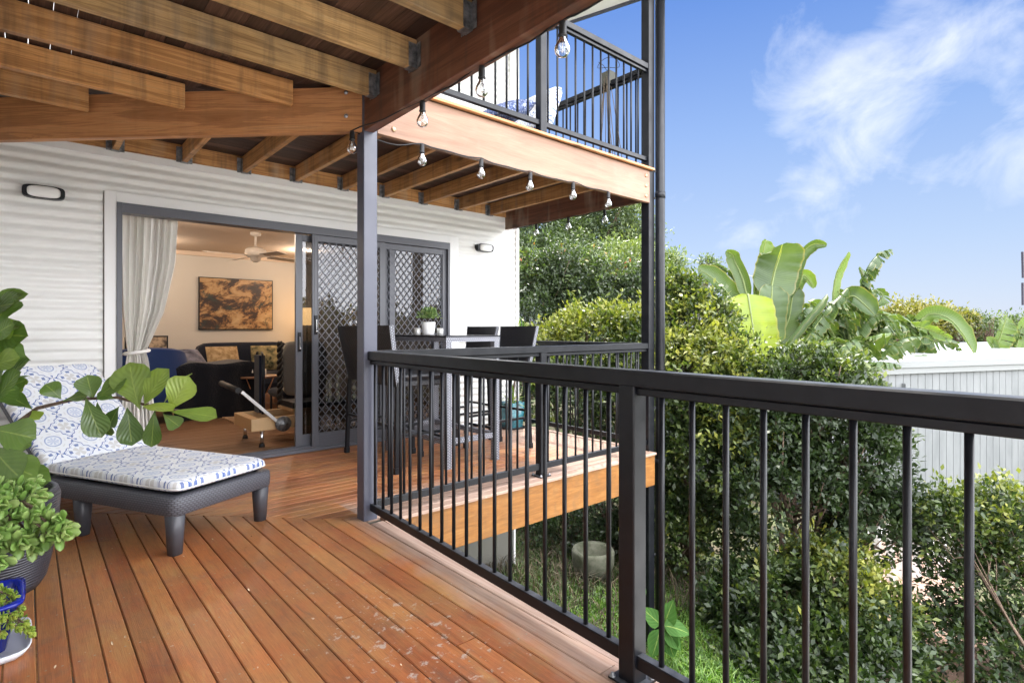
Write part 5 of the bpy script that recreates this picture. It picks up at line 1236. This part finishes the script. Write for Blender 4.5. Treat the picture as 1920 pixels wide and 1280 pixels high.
banana('tallest banana plant with broad upright leaves, one glowing yellow green', (1440, 800, 12), [
    ([(1402, 551, 11.3), (1408, 590, 11.15), (1415, 640, 11.1), (1418, 678, 11.15)], .92, dict(r=.98, fold=.25)),
    ([(1442, 560, 12.0), (1452, 510, 12.1), (1462, 478, 12.0), (1467, 458, 11.8)], .98, dict(r=.22, fold=.2)),
    ([(1415, 555, 12.1), (1424, 510, 12.2), (1432, 470, 12.2), (1437, 450, 12.2)], .50, dict(r=.8, fold=.4, roll=25)),
    ([(1440, 650, 11.6), (1442, 600, 11.6), (1447, 560, 11.6), (1448, 536, 11.7)], .66, dict(r=.25, fold=.3)),
    ([(1402, 560, 11.8), (1392, 520, 11.9), (1378, 490, 12), (1374, 478, 12), (1362, 470, 12)], .34, dict(r=.35, fold=.5, roll=-35)),
    ([(1395, 600, 11.9), (1372, 560, 12), (1340, 525, 12), (1308, 503, 12)], .52, dict(r=.3, fold=.5, roll=20)),
    ([(1380, 640, 12.4), (1350, 600, 12.4), (1325, 565, 12.4), (1315, 540, 12.4)], .50, dict(r=.05, fold=.5)),
    ([(1400, 560, 12.4), (1375, 520, 12.5), (1350, 500, 12.5), (1328, 497, 12.5)], .24, dict(r=.15, fold=.9, torn=.5)),
    ([(1478, 560, 12.2), (1492, 500, 12.3), (1503, 475, 12.3), (1525, 458, 12.2), (1550, 460, 12.1)], .34, dict(r=.3, fold=.7, roll=15)),
    ([(1480, 560, 12.5), (1500, 520, 12.5), (1512, 520, 12.5), (1526, 540, 12.5)], .34, dict(r=.75, fold=.7)),
    ([(1470, 650, 11.8), (1500, 610, 11.8), (1530, 575, 11.8), (1550, 552, 11.8)], .30, dict(r=.5, fold=.9, roll=40)),
    ([(1480, 690, 11.7), (1510, 640, 11.8), (1545, 590, 11.9), (1590, 540, 12)], .42, dict(r=.35, fold=.8, torn=.8)),
    ([(1460, 640, 12.3), (1478, 600, 12.3), (1485, 560, 12.3), (1488, 535, 12.3)], .5, dict(r=.1, fold=.3)),
    ([(1560, 600, 12.6), (1562, 550, 12.6), (1570, 510, 12.6), (1592, 472, 12.5)], .32, dict(r=.85, fold=.5, roll=35)),
    ], (1440, 690, 12))
banana('banana plant with wind shredded leaves behind the shed end', (1590, 800, 12.6), [
    ([(1600, 600, 12.6), (1612, 550, 12.6), (1625, 510, 12.7), (1645, 480, 12.8), (1672, 468, 12.9)], .42, dict(r=.15, fold=.9, torn=1.)),
    ([(1595, 640, 12.6), (1608, 600, 12.6), (1620, 540, 12.6), (1612, 500, 12.6)], .50, dict(r=.2, fold=.9, torn=1.)),
    ([(1570, 640, 12.4), (1545, 600, 12.3), (1520, 580, 12.2), (1490, 600, 12.1)], .5, dict(r=.3, fold=1., torn=1.)),
    ([(1600, 640, 12.2), (1590, 590, 12.2), (1570, 570, 12.1), (1540, 575, 12.0)], .5, dict(r=.35, fold=.9, torn=.9)),
    ([(1585, 560, 12.3), (1600, 555, 12.2), (1620, 570, 12.1), (1640, 590, 12)], .50, dict(r=.1, fold=.5)),
    ([(1600, 640, 12.4), (1640, 590, 12.3), (1670, 600, 12.2), (1690, 640, 12)], .42, dict(r=.4, fold=.9, torn=.8)),
    ([(1590, 650, 12.0), (1560, 640, 11.8), (1530, 650, 11.6), (1505, 680, 11.5)], .46, dict(r=.4, fold=.9, torn=.9)),
    ([(1600, 690, 11.8), (1630, 650, 11.7), (1600, 640, 11.6), (1570, 660, 11.5)], .5, dict(r=.5, fold=.8, torn=.9)),
    ([(1595, 680, 11.9), (1620, 645, 11.7), (1645, 632, 11.5), (1672, 625, 11.3)], .46, dict(r=.7, fold=.8, torn=.6)),
    ([(1560, 690, 12), (1540, 640, 12), (1530, 610, 12), (1500, 590, 12)], .5, dict(r=.25, fold=.8, torn=.8)),
    ([(1610, 560, 12.8), (1640, 545, 12.8), (1655, 555, 12.8), (1640, 575, 12.8)], .3, dict(r=.4, fold=.7, torn=.8)),
    ([(1620, 700, 11.9), (1660, 660, 11.8), (1690, 640, 11.7), (1725, 632, 11.6)], .5, dict(r=.4, fold=.8, torn=.5, roll=30)),
    ([(1560, 650, 12.7), (1580, 600, 12.7), (1585, 570, 12.7), (1570, 540, 12.7)], .5, dict(r=.1, fold=.8, torn=.6)),
    ([(1640, 670, 12.6), (1650, 630, 12.6), (1670, 610, 12.6), (1700, 615, 12.6)], .5, dict(r=.2, fold=.8, torn=1.)),
    ([(1610, 700, 12.5), (1590, 660, 12.6), (1580, 620, 12.6), (1550, 600, 12.6)], .6, dict(r=.1, fold=.6, torn=.8)),
    ([(1520, 700, 12.1), (1540, 670, 12.), (1565, 655, 11.9), (1590, 660, 11.8)], .5, dict(r=.2, fold=.8, torn=.8)),
    ([(1640, 720, 11.4), (1620, 690, 11.3), (1650, 680, 11.3), (1690, 686, 11.2)], .3, dict(r=.45, fold=1.1, torn=1.)),
    ], (1600, 700, 12.4))
banana('ragged banana plant filling the gap behind the lilly pilly', (1540, 800, 13.2), [
    ([(1540 + rng.uniform(-30, 50), 680, 13.2), (1540 + dx * .5, 640 - h_ * .5, 13.1), (1540 + dx, 640 - h_ * .8, 13.0), (1540 + dx * 1.4, 650 - h_ * .4, 12.9)], rng.uniform(.42, .6), dict(r=rng.uniform(.05, .75), fold=rng.uniform(.5, 1.), torn=rng.uniform(.4, 1.)))
    for dx, h_ in ((-70, 40), (-45, 70), (-20, 90), (15, 60), (30, 85), (60, 60), (85, 75), (110, 45), (130, 60), (150, 30), (175, 35), (-60, 10), (60, 15), (100, 10))], (1560, 690, 13.1))
banana('banana plant with one long leaf arching over the white shed roof', (1735, 760, 14), [
    ([(1700, 640, 14), (1735, 592, 13.9), (1775, 595, 13.6), (1805, 625, 13.3), (1826, 662, 13.1)], .46, dict(r=.55, fold=.55, roll=-12)),
    ([(1715, 640, 14.2), (1690, 605, 14.2), (1655, 598, 14.2), (1620, 612, 14.2)], .44, dict(r=.2, fold=1., torn=1.)),
    ([(1640, 675, 13.4), (1670, 655, 13.4), (1700, 635, 13.6), (1730, 615, 13.8)], .52, dict(r=.3, fold=.5, roll=30)),
    ([(1720, 660, 14), (1750, 640, 13.9), (1780, 642, 13.8), (1800, 658, 13.7)], .46, dict(r=.3, fold=.8, torn=.8)),
    ([(1590, 700, 12.6), (1640, 682, 12.6), (1700, 672, 12.8), (1740, 666, 13)], .26, dict(r=.5, fold=.9, torn=.5)),
    ([(1700, 670, 14), (1720, 640, 14), (1715, 610, 14), (1700, 590, 14)], .44, dict(r=.15, fold=.7, torn=.7)),
    ([(1720, 600, 14.2), (1740, 590, 14.2), (1750, 595, 14.2), (1760, 600, 14.2)], .3, dict(r=.6, fold=.6)),
    ], (1715, 690, 14))
banana('bright banana leaf cluster poking over the far end of the shed roof', (1880, 740, 17), [
    ([(1858, 668, 16.5), (1872, 640, 16.4), (1882, 612, 16.4), (1888, 594, 16.5)], .66, dict(r=.65, fold=.4, torn=.35)),
    ([(1862, 668, 16.3), (1862, 650, 16.3), (1856, 640, 16.3), (1850, 632, 16.3)], .3, dict(r=.6, fold=.5)),
    ([(1900, 668, 16.8), (1908, 640, 16.8), (1918, 610, 16.8), (1935, 595, 16.8)], .5, dict(r=.75, fold=.4)),
    ([(1880, 660, 16.9), (1895, 630, 16.9), (1908, 618, 16.9), (1912, 640, 16.9)], .4, dict(r=.2, fold=.8, torn=.8)),
    ], (1880, 690, 16.9))

# ------------------------------------------------------------ neighbour's shed
sh_ = thing('shed', 'long pale grey board shed with a flat white roof beyond the hedge', 'shed', tuple(at(1585, 703, 11.5)))
A = at(1560, 703.6, 11.25); A.z = .20; SD = V(math.sin(R(112)), math.cos(R(112)), 0); BK = V(-SD.y, SD.x, 0)   # BK points away from the viewer
M_sh = Mat('grey_board', (.62, .64, .65), .6); M_sh.col(M_sh.ramp(M_sh.noise(M_sh.scale(M_sh.pos(), (1, 1, .3)), 3, 5, .6), [(.3, (.14, .15, .155)), (.65, (.19, .20, .205))]))
m = MB(); k = 0; L = 15.
while k * .225 < L:
    a = A + SD * (k * .225); b = A + SD * (k * .225 + .211)
    m.prism([(-.006, -1.7), (-.006, 1.7), (.006, 1.7), (.006, -1.7)], V(a.x, a.y, -1.5), V(b.x, b.y, -1.5), r=rng.random()); k += 1
m.build('wall', M_sh, sh_)
m = MB(); c0 = A + BK * .02 + V(0, 0, -1.69); m.prism([(-.008, -1.69), (-.008, 1.685), (.008, 1.685), (.008, -1.69)], c0, c0 + SD * L)
e = A + BK * .0; m.prism([(-.01, -1.69), (-.01, 1.685), (.01, 1.685), (.01, -1.69)], A + BK * .03 + V(0, 0, -1.69), A + BK * 4.9 + V(0, 0, -1.69)); m.build('backing', Mat('shed_gap', (.12, .12, .12), .8), sh_)
m = MB(); m.beam(A - SD * .15 - BK * .06 + V(0, 0, .06), A + SD * L - BK * .06 + V(0, 0, .06), .03, .13); m.beam(A - SD * .15 - BK * .085 + V(0, 0, .19), A + SD * L - BK * .085 + V(0, 0, .19), .05, .125); m.build('fascia', Mat('shed_trim', (.21, .22, .22), .5), sh_)
m = MB(); Rf = Mat('white_roof', (.36, .37, .39), .5)
q = [A - SD * .18 - BK * .11 + V(0, 0, .258), A + SD * L - BK * .11 + V(0, 0, .258), A + SD * L + BK * 4.6 + V(0, 0, .45), A - SD * .18 + BK * 4.6 + V(0, 0, .45)]
m.v = [p + V(0, 0, dz) for dz in (0, .04) for p in q]
for f in ((0, 1, 2, 3), (4, 5, 6, 7), (0, 1, 5, 4), (1, 2, 6, 5), (2, 3, 7, 6), (3, 0, 4, 7)): m.face(f)
m.build('roof', Rf, sh_)
for s0 in (2.0,):
    p = A + SD * s0 - BK * .04; m = MB(); m.beam(V(p.x, p.y, -3.1), V(p.x, p.y, -.01), .10, .05, up=tuple(SD)); m.build('corner_board', M_sh, sh_)
# white palings and dark gap below the hedge
pf = thing('paling_fence', 'few white palings glimpsed low between the hedge shrubs', 'fence', tuple(at(1650, 1090, 7.6)))
p0 = at(1590, 1080, 7.4)
for k in range(9):
    p = p0 + SD * (.26 * k); z0 = gz(p.x, p.y); m = MB(); m.beam(V(p.x, p.y, z0), V(p.x, p.y, z0 + .85), .11, .02, up=tuple(SD)); m.build('paling', M_trim, pf)
m = MB(); e = p0 + SD * 2.2; m.beam(V(p0.x, p0.y + .03, gz(p0.x, p0.y) + .65), V(e.x, e.y + .03, gz(p0.x, p0.y) + .65), .03, .07); m.build('rail', M_trim, pf)
# concrete bowl and weeds under the deck
u = at(1112, 1040, 7.0); u.z = gz(u.x, u.y)
m = MB(); m.lathe([(.001, 0), (.20, 0), (.26, .18), (.27, .32), (.25, .36), (.20, .34), (.19, .22), (.001, .2)], u, 32); M_cc = Mat('mossy_concrete', rough=.9); M_cc.col(M_cc.ramp(M_cc.noise(M_cc.pos(), 6, 6, .7), [(.35, (.05, .06, .03)), (.6, (.15, .15, .11))]))
tag(m.build('concrete_planter', M_cc), 'round mossy concrete planter standing in the grass under the deck', 'planter')
w0 = at(1238, 1215, 4.9); w0.z = gz(w0.x, w0.y)
wt = thing('broad_weed', 'broad leaved bright green weed growing at the foot of the downpipe', 'weed', tuple(w0))
m = MB(); m.tube([w0, w0 + V(.03, .02, .3), at(1240, 1165, 4.9)], [.012, .01, .006], 6); m.build('stem', B_stem, wt)
m = MB()
pl_(1245, 1170, 4.9, .3, 1, -.2, .20, .11, -.2, .6, -1, .8, .2, 'ovate', m); pl_(1245, 1172, 4.85, 1, -.05, -.2, .20, .12, 0, 1, -.6, .6, .3, 'ovate', m); pl_(1245, 1178, 4.85, .8, -.7, -.3, .20, .11, .3, .8, -1, .7, .3, 'ovate', m)
pl_(1238, 1170, 4.9, -.7, .7, -.1, .19, .10, .1, .5, -1, .9, .2, 'ovate', m); pl_(1238, 1178, 4.85, -.35, -1, -.3, .22, .12, .1, .5, -1, .5, .2, 'ovate', m); pl_(1245, 1180, 4.85, .35, -1, -.2, .22, .12, -.3, .6, -1, .4, .2, 'ovate', m)
pl_(1198, 1120, 5.2, .2, 1, 0, .14, .08, .2, .5, -1, .5, .2, 'ovate', m); m.build('leaves', L_weed, wt)
# grass
def grass(name, label, x0, x1, y0, y1, n, h, mat, seed):
    r = np.random.default_rng(seed); x = r.uniform(x0, x1, n); y = r.uniform(y0, y1, n); z = np.array([gz(a, b) for a, b in zip(x, y)]) - .01
    a = r.uniform(0, 6.28, n); hh = h * r.uniform(.4, 1.3, n) * (.8 + .4 * np.sin(x * 3 + 1) * np.cos(y * 2.6)); ln = hh * r.uniform(.2, 1.1, n); w = .006
    b = np.stack([x, y, z], 1); s = np.stack([-np.sin(a), np.cos(a), 0 * a], 1) * w; d = np.stack([np.cos(a) * ln, np.sin(a) * ln, hh], 1)
    mid = b + d * .55 + np.stack([0 * a, 0 * a, hh * .14], 1); top = b + d * np.array([1.1, 1.1, .85])
    v = np.concatenate([np.stack([b - s, b + s, mid + s * .8, mid - s * .8], 1), np.stack([mid - s * .8, mid + s * .8, top + s * .1, top - s * .1], 1)], 0).reshape(-1, 3)
    me = np_mesh(name, v, np.arange(len(v)).reshape(-1, 4), np.tile(r.random(n), 2), mat); o = link(name, me); tag(o, label, 'grass', kind='stuff')
L_gr = leafmat('grass_blade', [(0, (.05, .11, .018)), (.6, (.11, .22, .03)), (1, (.22, .33, .06))], .4, .55)
grass('grass', 'lush green grass on the ground below the deck railing', 2.2, 6.6, .6, 4.2, 42000, .11, L_gr, 3)
L_dry = leafmat('dry_stalk', [(0, (.03, .025, .015)), (1, (.13, .09, .055))], .1, .8)
grass('dry_grass', 'dry tangled stalks in the shade beside the concrete planter', 4.0, 7.0, 3.3, 6.4, 2600, .28, L_dry, 4)
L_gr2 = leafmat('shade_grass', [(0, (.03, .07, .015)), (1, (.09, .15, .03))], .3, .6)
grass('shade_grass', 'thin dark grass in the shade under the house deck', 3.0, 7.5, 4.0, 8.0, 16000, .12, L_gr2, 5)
# power lines
for i, (a, b) in enumerate((((960, 368, 34), (1330, 530, 46)), ((1000, 362, 34), (1400, 560, 50)), ((940, 330, 34), (1420, 520, 50)))):
    p, q = at(*a), at(*b); p = p + (p - q) * .6; m = MB(); m.tube([p.lerp(q, k / 12) - V(0, 0, 1.1 * math.sin(math.pi * k / 12)) for k in range(13)], .014, 5)
    tag(m.build('power_line', Mat('wire', (.55, .55, .57), .5)), ('lowest', 'middle', 'highest')[i] + ' of the three pale overhead wires crossing before the trees', 'power line')
# dark banner edge at the right of the view
nb = thing('neighbour_screen', 'two stacked dark privacy panels cut by the right edge of the view', 'screen', tuple(at(1945, 640, 15)))
for y0, y1 in ((472, 521), (530, 572)):
    a = at(1917, (y0 + y1) / 2, 15); b = at(1990, (y0 + y1) / 2, 15.5); m = MB(); m.beam(a, b, .05, (y1 - y0) / FOC * 15); m.build('panel', Mat('dark_panel', (.05, .045, .06), .6), nb)
c_ = at(1960, 640, 15.3); m = MB(); m.beam(V(c_.x, c_.y, gz(c_.x, c_.y)), V(c_.x, c_.y, at(1960, 470, 15.3).z), .08, .08, up=(0, 1, 0)); m.build('panel_post', M_post, nb)
